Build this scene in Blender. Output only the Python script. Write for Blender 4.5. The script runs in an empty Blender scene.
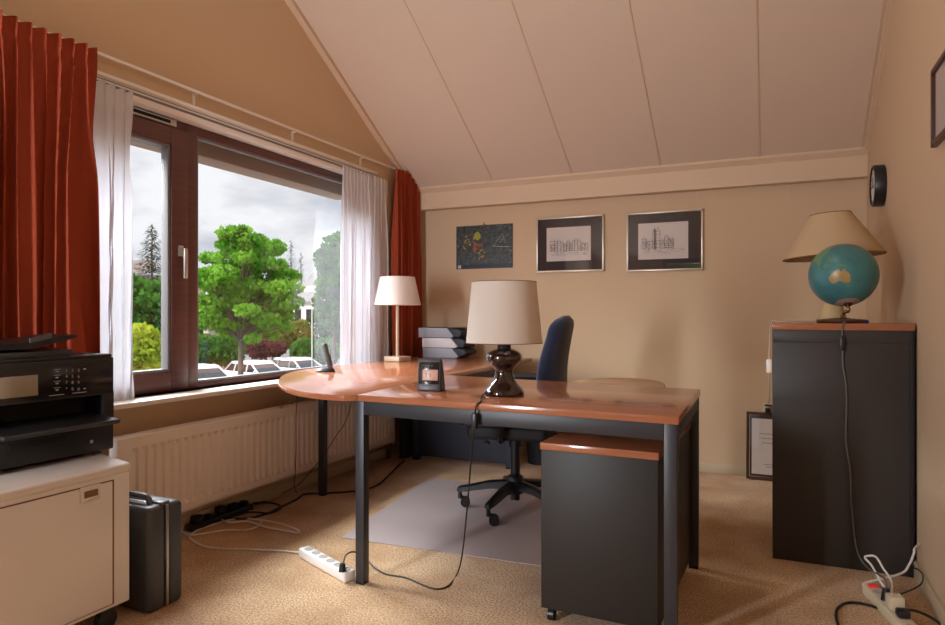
import bpy, bmesh, math, random
from mathutils import Vector, Matrix
random.seed(7)
SC = bpy.context.scene
COL = SC.collection
PI = math.pi

# ------------------------------------------------------------------ camera model (pixel -> point on a known plane)
F, CX, HY, YAW, H = 660.0, 472.5, 316.0, math.atan(298.5 / 660.0), 1.09
FW = Vector((-math.sin(YAW), math.cos(YAW), 0)); RT = Vector((math.cos(YAW), math.sin(YAW), 0)); UP = Vector((0, 0, 1))
EYE = Vector((0, 0, H))
def ray(x, y): return FW + RT * ((x - CX) / F) + UP * ((HY - y) / F)
def at_z(x, y, z=0.0): r = ray(x, y); return EYE + r * ((z - H) / r.z)
def at_x(x, y, X): r = ray(x, y); return EYE + r * (X / r.x)
def at_y(x, y, Y): r = ray(x, y); return EYE + r * (Y / r.y)
def at_d(x, y, d): return EYE + ray(x, y) * d

# ------------------------------------------------------------------ materials
def lin(c):
    c = c / 255.0
    return c / 12.92 if c <= 0.04045 else ((c + 0.055) / 1.055) ** 2.4
def rgb(r, g, b): return (lin(r), lin(g), lin(b), 1.0)

def mat(name, col, rough=0.5, metal=0.0, spec=0.5, noise=None, bump=None, coat=0.0, emit=None, sheen=0.0):
    """noise=(scale, second colour, stretch xyz, detail); bump=(scale, strength, distance)"""
    m = bpy.data.materials.new(name); m.use_nodes = True
    nt = m.node_tree; N = nt.nodes; L = nt.links
    b = N['Principled BSDF']
    b.inputs['Base Color'].default_value = col
    b.inputs['Roughness'].default_value = rough
    b.inputs['Metallic'].default_value = metal
    b.inputs['Specular IOR Level'].default_value = spec
    b.inputs['Coat Weight'].default_value = coat; b.inputs['Coat Roughness'].default_value = .1
    b.inputs['Sheen Weight'].default_value = sheen
    tc = None
    if noise or bump:
        tc = N.new('ShaderNodeTexCoord')
    if noise:
        sc, c2, st, det = noise
        mp = N.new('ShaderNodeMapping'); mp.inputs['Scale'].default_value = st
        L.new(tc.outputs['Object'], mp.inputs['Vector'])
        nz = N.new('ShaderNodeTexNoise'); nz.inputs['Scale'].default_value = sc; nz.inputs['Detail'].default_value = det
        L.new(mp.outputs['Vector'], nz.inputs['Vector'])
        rp = N.new('ShaderNodeValToRGB')
        rp.color_ramp.elements[0].position = 0.32; rp.color_ramp.elements[0].color = col
        rp.color_ramp.elements[1].position = 0.68; rp.color_ramp.elements[1].color = c2
        L.new(nz.outputs['Fac'], rp.inputs['Fac']); L.new(rp.outputs['Color'], b.inputs['Base Color'])
    if bump:
        sc, s, d = bump
        nb = N.new('ShaderNodeTexNoise'); nb.inputs['Scale'].default_value = sc; nb.inputs['Detail'].default_value = 3
        L.new(tc.outputs['Object'], nb.inputs['Vector'])
        bp = N.new('ShaderNodeBump'); bp.inputs['Strength'].default_value = s; bp.inputs['Distance'].default_value = d
        L.new(nb.outputs['Fac'], bp.inputs['Height']); L.new(bp.outputs['Normal'], b.inputs['Normal'])
    if emit:
        b.inputs['Emission Color'].default_value = emit[0]; b.inputs['Emission Strength'].default_value = emit[1]
    return m

def glass_mat(name, tint=(1, 1, 1, 1), refl=1.0):
    m = bpy.data.materials.new(name); m.use_nodes = True
    nt = m.node_tree; N = nt.nodes; L = nt.links; N.clear()
    out = N.new('ShaderNodeOutputMaterial'); mx = N.new('ShaderNodeMixShader')
    tr = N.new('ShaderNodeBsdfTransparent'); tr.inputs['Color'].default_value = tint
    gl = N.new('ShaderNodeBsdfGlossy'); gl.inputs['Roughness'].default_value = 0.0
    gl.inputs['Color'].default_value = (refl, refl, refl, 1)
    fr = N.new('ShaderNodeFresnel'); ge = N.new('ShaderNodeNewGeometry')
    io = N.new('ShaderNodeMapRange')                       # a thin pane: the same reflectance from both sides
    io.inputs['To Min'].default_value = 1.45; io.inputs['To Max'].default_value = 1 / 1.45
    L.new(ge.outputs['Backfacing'], io.inputs['Value']); L.new(io.outputs[0], fr.inputs['IOR'])
    L.new(fr.outputs[0], mx.inputs[0]); L.new(tr.outputs[0], mx.inputs[1]); L.new(gl.outputs[0], mx.inputs[2])
    L.new(mx.outputs[0], out.inputs['Surface'])
    return m

def cloth_mat(name, col, transl, transp, tcol=None):
    """woven cloth: diffuse + translucent (+ see-through for sheers)"""
    m = bpy.data.materials.new(name); m.use_nodes = True
    nt = m.node_tree; N = nt.nodes; L = nt.links; N.clear()
    out = N.new('ShaderNodeOutputMaterial')
    d = N.new('ShaderNodeBsdfDiffuse'); d.inputs['Color'].default_value = col
    t = N.new('ShaderNodeBsdfTranslucent'); t.inputs['Color'].default_value = tcol or col
    a = N.new('ShaderNodeMixShader'); a.inputs[0].default_value = transl
    L.new(d.outputs[0], a.inputs[1]); L.new(t.outputs[0], a.inputs[2])
    tc = N.new('ShaderNodeTexCoord'); nb = N.new('ShaderNodeTexNoise'); nb.inputs['Scale'].default_value = 400
    bp = N.new('ShaderNodeBump'); bp.inputs['Strength'].default_value = 0.15; bp.inputs['Distance'].default_value = 0.002
    L.new(tc.outputs['Object'], nb.inputs['Vector']); L.new(nb.outputs['Fac'], bp.inputs['Height'])
    L.new(bp.outputs['Normal'], d.inputs['Normal'])
    if transp > 0:
        tr = N.new('ShaderNodeBsdfTransparent'); e = N.new('ShaderNodeMixShader'); e.inputs[0].default_value = transp
        L.new(a.outputs[0], e.inputs[1]); L.new(tr.outputs[0], e.inputs[2]); L.new(e.outputs[0], out.inputs['Surface'])
    else:
        L.new(a.outputs[0], out.inputs['Surface'])
    return m

def leaf_mat(name, c1, c2, scale=1.3):
    m = bpy.data.materials.new(name); m.use_nodes = True
    nt = m.node_tree; N = nt.nodes; L = nt.links; N.clear()
    out = N.new('ShaderNodeOutputMaterial')
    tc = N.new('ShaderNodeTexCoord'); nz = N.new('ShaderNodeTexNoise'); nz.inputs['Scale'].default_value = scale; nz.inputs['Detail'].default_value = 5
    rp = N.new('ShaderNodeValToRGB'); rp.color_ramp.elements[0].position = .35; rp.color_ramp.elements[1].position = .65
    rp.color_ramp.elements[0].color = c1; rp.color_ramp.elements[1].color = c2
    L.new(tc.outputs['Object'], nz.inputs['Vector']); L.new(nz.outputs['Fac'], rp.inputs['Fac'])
    d = N.new('ShaderNodeBsdfDiffuse'); t = N.new('ShaderNodeBsdfTranslucent'); a = N.new('ShaderNodeMixShader'); a.inputs[0].default_value = .4
    L.new(rp.outputs[0], d.inputs[0]); L.new(rp.outputs[0], t.inputs[0])
    L.new(d.outputs[0], a.inputs[1]); L.new(t.outputs[0], a.inputs[2]); L.new(a.outputs[0], out.inputs['Surface'])
    return m

M = {}
M['wall'] = mat('wall_paint', rgb(207, 181, 150), .85, spec=.2, bump=(180, .12, .002))
M['ceil'] = mat('ceiling_board', rgb(214, 194, 175), .8, spec=.25, bump=(90, .10, .002))
M['trimpaint'] = mat('cream_trim', rgb(214, 188, 160), .55, spec=.4)
M['skirt'] = mat('skirting_paint', rgb(205, 188, 160), .5)
def carpet_mat():
    m = bpy.data.materials.new('carpet_pile'); m.use_nodes = True
    nt = m.node_tree; N = nt.nodes; L = nt.links; b = N['Principled BSDF']
    b.inputs['Roughness'].default_value = .95; b.inputs['Specular IOR Level'].default_value = .08; b.inputs['Sheen Weight'].default_value = .25
    tc = N.new('ShaderNodeTexCoord')
    def nz(sc, det, c0, c1, p0=.35, p1=.65):
        n = N.new('ShaderNodeTexNoise'); n.inputs['Scale'].default_value = sc; n.inputs['Detail'].default_value = det
        L.new(tc.outputs['Object'], n.inputs['Vector'])
        r = N.new('ShaderNodeValToRGB'); r.color_ramp.elements[0].position = p0; r.color_ramp.elements[1].position = p1
        r.color_ramp.elements[0].color = c0; r.color_ramp.elements[1].color = c1
        L.new(n.outputs['Fac'], r.inputs['Fac']); return n, r
    n1, r1 = nz(3.2, 6, rgb(198, 158, 112), rgb(232, 198, 154))            # brushed patches of pile
    n2, r2 = nz(120, 4, rgb(160, 138, 116), rgb(255, 255, 255), .34, .62)   # tufts
    mx = N.new('ShaderNodeMixRGB'); mx.blend_type = 'MULTIPLY'; mx.inputs[0].default_value = .8
    L.new(r1.outputs[0], mx.inputs[1]); L.new(r2.outputs[0], mx.inputs[2]); L.new(mx.outputs[0], b.inputs['Base Color'])
    bp = N.new('ShaderNodeBump'); bp.inputs['Strength'].default_value = .7; bp.inputs['Distance'].default_value = .008
    L.new(n2.outputs['Fac'], bp.inputs['Height']); L.new(bp.outputs[0], b.inputs['Normal'])
    return m
M['carpet'] = carpet_mat()
M['white'] = mat('white_lacquer', rgb(232, 228, 222), .4)
M['rad'] = mat('radiator_enamel', rgb(232, 216, 200), .4)
M['sill'] = mat('sill_stone', rgb(225, 215, 205), .35)
M['winframe'] = mat('brown_window_frame', rgb(88, 56, 54), .38, noise=(6, rgb(102, 64, 58), (1, 1, 12), 4))
M['winframe2'] = mat('dark_window_frame', rgb(70, 54, 62), .4)
M['gasket'] = mat('rubber_gasket', rgb(120, 118, 122), .5)
M['glass'] = glass_mat('window_glass')
M['alu'] = mat('satin_aluminium', rgb(205, 203, 200), .32, metal=.6)
M['steel'] = mat('dull_steel', rgb(170, 170, 172), .35, metal=.9)
M['chrome'] = mat('chrome', rgb(215, 215, 215), .15, metal=1)
M['red'] = cloth_mat('rust_red_cloth', rgb(158, 72, 50), .06, 0)
M['sheer'] = cloth_mat('white_voile', rgb(226, 224, 228), .20, .10, rgb(206, 210, 222))
M['wood'] = mat('cherry_laminate', rgb(158, 97, 66), .17, spec=.6, noise=(3, rgb(172, 110, 78), (1.2, 14, 14), 6), coat=.35)
M['wood_y'] = mat('cherry_laminate_lengthwise', rgb(158, 97, 66), .17, spec=.6, noise=(3, rgb(172, 110, 78), (14, 1.2, 14), 6), coat=.35)
M['woodpale'] = mat('pale_beech_laminate', rgb(176, 138, 100), .35, noise=(3, rgb(188, 150, 112), (1.2, 12, 12), 5))
M['deskmetal'] = mat('anthracite_powder_coat', rgb(48, 48, 53), .42, spec=.5)
M['cabmetal'] = mat('charcoal_sheet', rgb(58, 54, 53), .5, spec=.45)
M['pedmetal'] = mat('pedestal_sheet', rgb(41, 38, 36), .5, spec=.4)
M['awning_b'] = mat('awning_board', rgb(128, 112, 98), .6)
M['cord_gry'] = mat('grey_cord', rgb(112, 108, 104), .25)
M['panel'] = mat('slate_panel', rgb(62, 68, 82), .45)
M['blk'] = mat('black_plastic', rgb(28, 28, 31), .36)
M['blk_matt'] = mat('matt_black', rgb(20, 19, 20), .65)
M['gloss_blk'] = mat('gloss_black', rgb(30, 28, 28), .14)
M['grey_pl'] = mat('grey_plastic', rgb(88, 90, 96), .4)
M['greydark'] = mat('dark_grey_plastic', rgb(56, 57, 62), .45)
M['chairblue'] = mat('navy_upholstery', rgb(34, 44, 68), .85, spec=.25, bump=(300, .3, .003), sheen=.3)
M['ceramic'] = mat('dark_brown_glaze', rgb(36, 22, 18), .08, spec=.7, coat=.6)
M['shade_beige'] = cloth_mat('linen_shade', rgb(222, 211, 199), .15, 0)
M['shade_white'] = cloth_mat('white_shade', rgb(240, 232, 226), .25, 0)
M['shade_tan'] = cloth_mat('tan_shade', rgb(204, 178, 144), .12, 0)
M['shade_edge'] = mat('shade_binding', rgb(120, 84, 54), .7)
M['cream_cer'] = mat('cream_ceramic', rgb(214, 186, 138), .25)
M['brass'] = mat('aged_brass', rgb(150, 112, 62), .35, metal=.9)
M['brush'] = mat('sand_wood', rgb(205, 188, 165), .45)
M['cream_cab'] = mat('cream_steel', rgb(222, 215, 208), .42)
M['cream_top'] = mat('cream_worktop', rgb(214, 206, 198), .4)
M['cord_blk'] = mat('black_cord', rgb(26, 22, 22), .5)
M['cord_wht'] = mat('white_cord', rgb(226, 220, 212), .5)
M['strip'] = mat('white_plastic', rgb(232, 230, 226), .35)
M['stripb'] = mat('ivory_plastic', rgb(214, 200, 172), .4)
M['hole'] = mat('socket_recess', rgb(170, 168, 164), .5)
M['dark'] = mat('recess_dark', rgb(14, 13, 13), .8)
M['redsw'] = mat('lit_red_switch', rgb(205, 40, 40), .3, emit=(rgb(255, 60, 60), .25))
M['paper'] = mat('art_paper', rgb(216, 205, 198), .8)
M['matboard'] = mat('dark_mat_board', rgb(48, 42, 42), .8)
M['ink'] = mat('ink_line', rgb(58, 54, 54), .9)
M['ink2'] = mat('ink_wash', rgb(122, 116, 112), .9)
M['framealu'] = mat('silver_frame', rgb(205, 190, 172), .3, metal=.5)
M['framewood'] = mat('brown_wood_frame', rgb(74, 40, 26), .4)
M['pglass'] = glass_mat('picture_glass', refl=.8)
M['folder_g'] = mat('grey_board', rgb(166, 174, 186), .6)
M['folder_w'] = mat('pale_board', rgb(226, 228, 232), .6)
M['folder_d'] = mat('dark_board', rgb(46, 52, 62), .6)
M['scr'] = mat('display_pane', rgb(150, 140, 122), .25)
M['lcd'] = mat('display_pink', rgb(205, 160, 140), .3)
M['case'] = mat('graphite_shell', rgb(62, 63, 66), .42, bump=(220, .2, .003))
M['orange'] = mat('safety_label', rgb(190, 150, 60), .5)
def mat_chairmat():
    m = bpy.data.materials.new('clear_vinyl_mat'); m.use_nodes = True
    nt = m.node_tree; N = nt.nodes; L = nt.links; N.clear()
    out = N.new('ShaderNodeOutputMaterial')
    tr = N.new('ShaderNodeBsdfTransparent'); tr.inputs[0].default_value = (.92, .90, .92, 1)
    df = N.new('ShaderNodeBsdfDiffuse'); df.inputs[0].default_value = rgb(216, 200, 198)
    gl = N.new('ShaderNodeBsdfGlossy'); gl.inputs['Roughness'].default_value = .3
    a = N.new('ShaderNodeMixShader'); a.inputs[0].default_value = .72
    L.new(tr.outputs[0], a.inputs[1]); L.new(df.outputs[0], a.inputs[2])
    lw = N.new('ShaderNodeFresnel'); lw.inputs[0].default_value = 1.5
    b = N.new('ShaderNodeMixShader'); L.new(lw.outputs[0], b.inputs[0])
    L.new(a.outputs[0], b.inputs[1]); L.new(gl.outputs[0], b.inputs[2]); L.new(b.outputs[0], out.inputs['Surface'])
    return m
M['mat'] = mat_chairmat()

# ------------------------------------------------------------------ mesh helpers
class MB:
    def __init__(s): s.bm = bmesh.new()
    def _mi(s, fs, mi):
        for f in fs: f.material_index = mi
    def box(s, x0, x1, y0, y1, z0, z1, bevel=0, mi=0, seg=2, rot=None):
        """rot=(angle about z, px, py) or a Matrix"""
        t = bmesh.new()
        bmesh.ops.create_cube(t, size=1)
        for v in t.verts:
            v.co = Vector((x0 + (v.co.x + .5) * (x1 - x0), y0 + (v.co.y + .5) * (y1 - y0), z0 + (v.co.z + .5) * (z1 - z0)))
        if bevel: bmesh.ops.bevel(t, geom=t.edges[:], offset=bevel, segments=seg, affect='EDGES', profile=.5)
        if rot is not None:
            if isinstance(rot, Matrix): mt = rot
            else:
                a, px, py = rot; mt = Matrix.Translation((px, py, 0)) @ Matrix.Rotation(a, 4, 'Z') @ Matrix.Translation((-px, -py, 0))
            t.transform(mt)
        return s._merge(t, mi)
    def _merge(s, t, mi=None):
        me = bpy.data.meshes.new('tmp')
        if mi is not None:
            for f in t.faces: f.material_index = mi
        t.normal_update(); t.to_mesh(me); t.free(); s.bm.from_mesh(me); bpy.data.meshes.remove(me); return s
    def lathe(s, prof, c, seg=40, mi=0, mtx=None):
        """prof: list of (r, z) from bottom to top about the z axis at c"""
        t = bmesh.new(); rings = []
        for r, z in prof:
            if r < 1e-5: rings.append([t.verts.new((0, 0, z))])
            else: rings.append([t.verts.new((r * math.cos(2 * PI * k / seg), r * math.sin(2 * PI * k / seg), z)) for k in range(seg)])
        for A, B in zip(rings, rings[1:]):
            for k in range(seg):
                k2 = (k + 1) % seg
                if len(A) == 1 and len(B) == 1: continue
                if len(A) == 1: t.faces.new((A[0], B[k2], B[k]))
                elif len(B) == 1: t.faces.new((A[k], A[k2], B[0]))
                else: t.faces.new((A[k], A[k2], B[k2], B[k]))
        t.transform(Matrix.Translation(Vector(c)) @ (mtx if mtx is not None else Matrix.Identity(4)))
        return s._merge(t, mi)
    def cyl(s, p0, p1, r0, r1=None, seg=20, mi=0):
        p0 = Vector(p0); p1 = Vector(p1); d = p1 - p0; r1 = r0 if r1 is None else r1
        q = d.to_track_quat('Z', 'Y').to_matrix().to_4x4()
        return s.lathe([(0, 0), (r0, 0), (r1, d.length), (0, d.length)], p0, seg, mi, q)
    def prism(s, poly, z0, z1, mi=0, bevel=0, axis='z', seg=2):
        """poly extruded: axis z -> (x,y); axis x -> poly is (y,z), z0..z1 is x; axis y -> poly is (x,z), z0..z1 is y"""
        t = bmesh.new()
        def P(a, b, c): return {'z': (a, b, c), 'x': (c, a, b), 'y': (a, c, b)}[axis]
        lo = [t.verts.new(P(a, b, z0)) for a, b in poly]; hi = [t.verts.new(P(a, b, z1)) for a, b in poly]
        t.faces.new(lo); t.faces.new(hi)
        n = len(poly)
        for k in range(n): t.faces.new((lo[k], lo[(k + 1) % n], hi[(k + 1) % n], hi[k]))
        bmesh.ops.recalc_face_normals(t, faces=t.faces[:])
        if bevel: bmesh.ops.bevel(t, geom=t.edges[:], offset=bevel, segments=seg, affect='EDGES', profile=.5)
        return s._merge(t, mi)
    def tube(s, pts, r, seg=8, mi=0, smooth=6):
        P = [Vector(p) for p in pts]
        if smooth and len(P) > 2:
            Q = []
            for i in range(len(P) - 1):
                a = P[max(i - 1, 0)]; b = P[i]; c = P[i + 1]; d = P[min(i + 2, len(P) - 1)]
                for k in range(smooth):
                    u = k / smooth
                    Q.append(.5 * ((2 * b) + (c - a) * u + (2 * a - 5 * b + 4 * c - d) * u * u + (3 * b - a - 3 * c + d) * u ** 3))
            Q.append(P[-1]); P = Q
        t = bmesh.new(); rings = []; nrm = None
        for i, p in enumerate(P):
            tg = (P[min(i + 1, len(P) - 1)] - P[max(i - 1, 0)])
            if tg.length < 1e-9: tg = Vector((0, 0, 1))
            tg.normalize()
            if nrm is None:
                nrm = tg.orthogonal().normalized()
            else:
                nrm = nrm - tg * nrm.dot(tg)
                if nrm.length < 1e-6: nrm = tg.orthogonal()
                nrm.normalize()
            bn = tg.cross(nrm); rr = r[i] if isinstance(r, (list, tuple)) else r
            rings.append([t.verts.new(p + nrm * (rr * math.cos(2 * PI * k / seg)) + bn * (rr * math.sin(2 * PI * k / seg))) for k in range(seg)])
        for A, B in zip(rings, rings[1:]):
            for k in range(seg): t.faces.new((A[k], A[(k + 1) % seg], B[(k + 1) % seg], B[k]))
        t.faces.new(rings[0][::-1]); t.faces.new(rings[-1])
        bmesh.ops.recalc_face_normals(t, faces=t.faces[:])
        return s._merge(t, mi)
    def quad(s, a, b, c, d, mi=0):
        vs = [s.bm.verts.new(p) for p in (a, b, c, d)]; f = s.bm.faces.new(vs); f.material_index = mi; return s
    def poly(s, pts, mi=0):
        f = s.bm.faces.new([s.bm.verts.new(p) for p in pts]); f.material_index = mi; return s
    def grid(s, fn, nu, nv, mi=0, closed_u=False):
        V = [[s.bm.verts.new(fn(i / nu, j / nv)) for j in range(nv + 1)] for i in range(nu if closed_u else nu + 1)]
        n = len(V)
        for i in range(n if closed_u else n - 1):
            for j in range(nv):
                f = s.bm.faces.new((V[i][j], V[(i + 1) % n][j], V[(i + 1) % n][j + 1], V[i][j + 1])); f.material_index = mi
        return s
    def sphere(s, c, rx, ry=None, rz=None, sub=2, mi=0, jit=0):
        t = bmesh.new(); bmesh.ops.create_icosphere(t, subdivisions=sub, radius=1)
        ry = rx if ry is None else ry; rz = rx if rz is None else rz
        for v in t.verts:
            k = 1 + random.uniform(-jit, jit); v.co = Vector((c[0] + v.co.x * rx * k, c[1] + v.co.y * ry * k, c[2] + v.co.z * rz * k))
        return s._merge(t, mi)
    def xf(s, mtx): s.bm.transform(mtx); return s

def link(name, mb, mats, root=None, parent=None, smooth=True, angle=40):
    bm = mb.bm
    if root is not None: bm.transform(Matrix.Translation(-root['_loc_v'] if False else -Vector(root.location)))
    bm.normal_update()
    me = bpy.data.meshes.new(name); bm.to_mesh(me); bm.free()
    for m in (mats if isinstance(mats, (list, tuple)) else [mats]): me.materials.append(M[m] if isinstance(m, str) else m)
    if smooth:
        for p in me.polygons: p.use_smooth = True
        me.set_sharp_from_angle(angle=math.radians(angle))
    o = bpy.data.objects.new(name, me); COL.objects.link(o)
    if parent is not None: o.parent = parent
    elif root is not None: o.parent = root
    return o
def tag(o, label, cat, group=None, kind=None):
    o['label'] = label; o['category'] = cat
    if group: o['group'] = group
    if kind: o['kind'] = kind
    return o
def thing(name, label, cat, loc, group=None):
    o = bpy.data.objects.new(name, None); o.empty_display_size = .05; COL.objects.link(o); o.location = loc
    return tag(o, label, cat, group)
def solo(name, mb, mats, label, cat, base, group=None, **k):
    """a thing that is one mesh, its origin at base"""
    b = Vector(base); mb.bm.transform(Matrix.Translation(-b))
    o = link(name, mb, mats, **k); o.location = b
    return tag(o, label, cat, group)
def struct(name, mb, mats, parent=None, **k):
    o = link(name, mb, mats, None, parent, **k)
    if parent is None: o['kind'] = 'structure'
    return o
def solidify(o, t, off=0):
    m = o.modifiers.new('solid', 'SOLIDIFY'); m.thickness = t; m.offset = off; return o

# ------------------------------------------------------------------ room shell
XL, XR, YB, YF, YR = -2.72, .555, 4.87, 4.79, -1.15
WT = .20                                         # outside wall thickness
XG = XL - .06                                    # inner face of the window frame
def zc(y): return 2.13 + .59 * (4.79 - y)        # sloping ceiling
YRIDGE = 1.9
ZR = zc(YRIDGE)
def zc2(y): return ZR - .59 * (YRIDGE - y)       # the other slope, behind the camera

floor = MB().box(XL - .3, XR + .2, YR - .3, YB + .3, -.12, 0)
struct('floor', floor, 'carpet')

WY0, WY1, WZ0, WZ1 = 1.62, 4.20, .705, 2.10      # window opening in the left wall
w = MB()
def gable(y0, y1, z0=None):
    """profile of the left wall between y0 and y1 from z0 up to the ceiling"""
    ys = [y0] + ([YRIDGE] if y0 < YRIDGE < y1 else []) + [y1]
    top = [(y, (zc(y) if y >= YRIDGE else zc2(y)) + .05) for y in ys]
    return [(y0, z0 or 0), (y1, z0 or 0)] + top[::-1]
w.prism(gable(YR - .2, WY0), XL - WT, XL, axis='x')
w.prism([(WY0, 0), (WY1, 0), (WY1, WZ0), (WY0, WZ0)], XL - WT, XL, axis='x')
w.prism(gable(WY0, WY1, WZ1), XL - WT, XL, axis='x')
w.prism(gable(WY1, YB + .2), XL - WT, XL, axis='x')
struct('wall_left', w, 'wall', smooth=False)
w = MB().prism(gable(YR - .2, YB + .2), XR, XR + .15, axis='x')
struct('wall_right', w, 'wall', smooth=False)
w = MB().box(XL, XR, YB, YB + .15, 0, 2.4)
struct('wall_back', w, 'wall', smooth=False)
RX0, RX1, RZ0, RZ1 = -1.58, -.10, .85, 2.0        # window behind the camera
RA0, RA1 = -2.52, -2.12  # narrow opening added to let the rear area lamp shine in
w = MB()
zt = zc2(YR) + .06
for x0_, x1_, z0_, z1_ in ((XL, RA0, 0, zt), (RA0, RA1, 0, .55), (RA0, RA1, 2.05, zt), (RA1, RX0, 0, zt), (RX0, RX1, 0, RZ0), (RX0, RX1, RZ1, zt), (RX1, XR, 0, zt)):
    w.box(x0_, x1_, YR - .2, YR, z0_, z1_)
struct('wall_rear', w, 'wall', smooth=False)
c = MB()
c.prism([(YB + .2, zc(YB + .2)), (YRIDGE, ZR), (YR - .2, zc2(YR - .2)), (YR - .2, zc2(YR - .2) + .14), (YRIDGE, ZR + .16), (YB + .2, zc(YB + .2) + .14)], XL - .02, XR + .02, axis='x')
struct('ceiling', c, 'ceil', smooth=False)
b = MB().box(XL, XR, YF, YB, 1.965, zc(YF) + .03, .004)
struct('trim_1', b, 'trimpaint', smooth=False)      # boxed beam where the slope meets the back wall
# ceiling seams and edge mouldings running up the slope
k = 1
SL = Vector((0, -1, .59)).normalized()
def slope_strip(x0, x1, th, y0=YF, y1=YRIDGE + .02):
    mb = MB(); n = Vector((0, -.59, -1)).normalized()
    a = Vector((0, y0, zc(y0))); e = Vector((0, y1, zc(y1)))
    P = [a, e, e + n * th, a + n * th]
    return mb.prism([(p.y, p.z) for p in P], x0, x1, axis='x')
for x in (-1.98, -1.348, -.71, -.07, .515):
    k += 1
    struct('trim_%d' % k, slope_strip(x - .005, x + .005, .005), 'trimpaint', smooth=False)
k += 1; struct('trim_%d' % k, slope_strip(XL, XL + .045, .03), 'trimpaint', smooth=False)
k += 1; struct('trim_%d' % k, slope_strip(XR - .022, XR, .016), 'trimpaint', smooth=False)
k += 1
tb = MB().prism([(YF, zc(YF)), (YF - .03, zc(YF - .03)), (YF - .03, zc(YF - .03) - .016), (YF, zc(YF) - .03)], XL, XR, axis='x')
struct('trim_%d' % k, tb, 'trimpaint', smooth=False)
struct('baseboard_left', MB().box(XL, XL + .014, YR, YB, 0, .075, .003), 'skirt')
struct('baseboard_back', MB().box(XL + .014, XR - .014, YB - .014, YB, 0, .07, .003), 'skirt')
struct('baseboard_right', MB().box(XR - .014, XR, YR, YB, 0, .07, .003), 'skirt')
# fine joints in the back wall board above the pictures
jb = MB()
for px in (697.5, 788):
    p = at_y(px, 200, YB); jb.box(p.x - .002, p.x + .002, YB - .003, YB, p.z - .0, 1.965)
struct('trim_%d' % (k + 1), jb, 'trimpaint', smooth=False)

# ------------------------------------------------------------------ window in the left wall
win = MB()
fx0, fx1 = XG - .07, XG
def frame_rect(mb, y0, y1, z0, z1, wl, wr, wb, wt, x0, x1, mi=0, bv=.004):
    mb.box(x0, x1, y0, y0 + wl, z0, z1, bv, mi).box(x0, x1, y1 - wr, y1, z0, z1, bv, mi)
    mb.box(x0, x1, y0 + wl, y1 - wr, z0, z0 + wb, bv, mi).box(x0, x1, y0 + wl, y1 - wr, z1 - wt, z1, bv, mi)
YM0, YM1 = at_x(186, 250, XG).y, at_x(197, 250, XG).y      # mullion
win.box(fx0, fx1, WY0, WY1, WZ0, WZ0 + .030, .004).box(fx0, fx1, WY0, WY1, WZ1 - .05, WZ1, .004)
win.box(fx0, fx1, WY0, WY0 + .06, WZ0, WZ1, .004).box(fx0, fx1, WY1 - .06, WY1, WZ0, WZ1, .004)
win.box(fx0, fx1 + .004, YM0, YM1, WZ0, WZ1, .004)
w1 = struct('window_1', win, 'winframe')
sash = MB()
SY0, SY1 = WY0 + .05, YM0
frame_rect(sash, SY0, SY1, WZ0 + .012, WZ1 - .055, .11, .105, .09, .085, XG - .05, XG + .018)
so = struct('sash', sash, 'winframe', w1)
gk = MB()
frame_rect(gk, SY0 + .11, SY1 - .105, WZ0 + .102, WZ1 - .14, .016, .016, .016, .016, XG - .04, XG + .008, bv=.002)
frame_rect(gk, YM1, WY1 - .06, WZ0 + .03, WZ1 - .05, .014, .014, .012, .014, XG - .04, XG - .005, bv=.002)
struct('gasket', gk, 'gasket', w1)
gl = MB().box(XG - .032, XG - .026, SY0 + .12, SY1 - .115, WZ0 + .11, WZ1 - .15)
struct('pane', gl, 'glass', so)
gl = MB().box(XG - .032, XG - .026, YM1 + .01, WY1 - .07, WZ0 + .04, WZ1 - .06)
struct('pane', gl, 'glass', w1)
hd = MB(); p = at_x(180.5, 266, XG + .02)
hd.box(XG + .018, XG + .028, p.y - .016, p.y + .014, p.z + .05, p.z + .105, .003)
hd.cyl((XG + .02, p.y, p.z + .08), (XG + .055, p.y, p.z + .08), .009)
hd.box(XG + .045, XG + .060, p.y - .008, p.y + .014, p.z - .065, p.z + .09, .006)
struct('handle', hd, 'alu', w1)
vt = MB(); p0 = at_x(132, 103, XG + .02); p1 = at_x(178, 121.5, XG + .02); zz = WZ1 - .028
vt.box(XG, XG + .012, p0.y - .25, p1.y, zz - .017, zz + .017, .003)
vg = struct('vent_grille', vt, 'alu', w1)
vt = MB().box(XG + .010, XG + .014, p0.y - .23, p1.y - .04, zz - .008, zz + .008)
struct('vent_slot', vt, 'dark', vg)
rv = MB()                                            # reveal lining and white casing board above the glass
rv.box(XG + .0, XL + .012, WY0, WY1, WZ1 - .006, WZ1 + .018, .002)
rv.box(XL, XL + .018, WY0 - .05, WY1 + .02, WZ1 + .0, WZ1 + .055, .003)
rv.box(XL, XL + .032, WY0 - .05, WY1 + .02, WZ1 + .052, WZ1 + .068, .003)
struct('casing', rv, 'white', w1)
ct_ = MB().box(XL + .018, XL + .020, WY0 - .05, WY1 + .02, WZ1 + .018, WZ1 + .030).box(XL + .018, XL + .020, WY0 - .05, WY1 + .02, WZ1 + .040, WZ1 + .044)
struct('track_groove', ct_, 'gasket', w1)
sl = MB().box(XL - .12, -2.585, WY0 - .12, WY1 + .1, WZ0 - .024, WZ0, .006)
struct('window_sill', sl, 'sill', w1)

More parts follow.
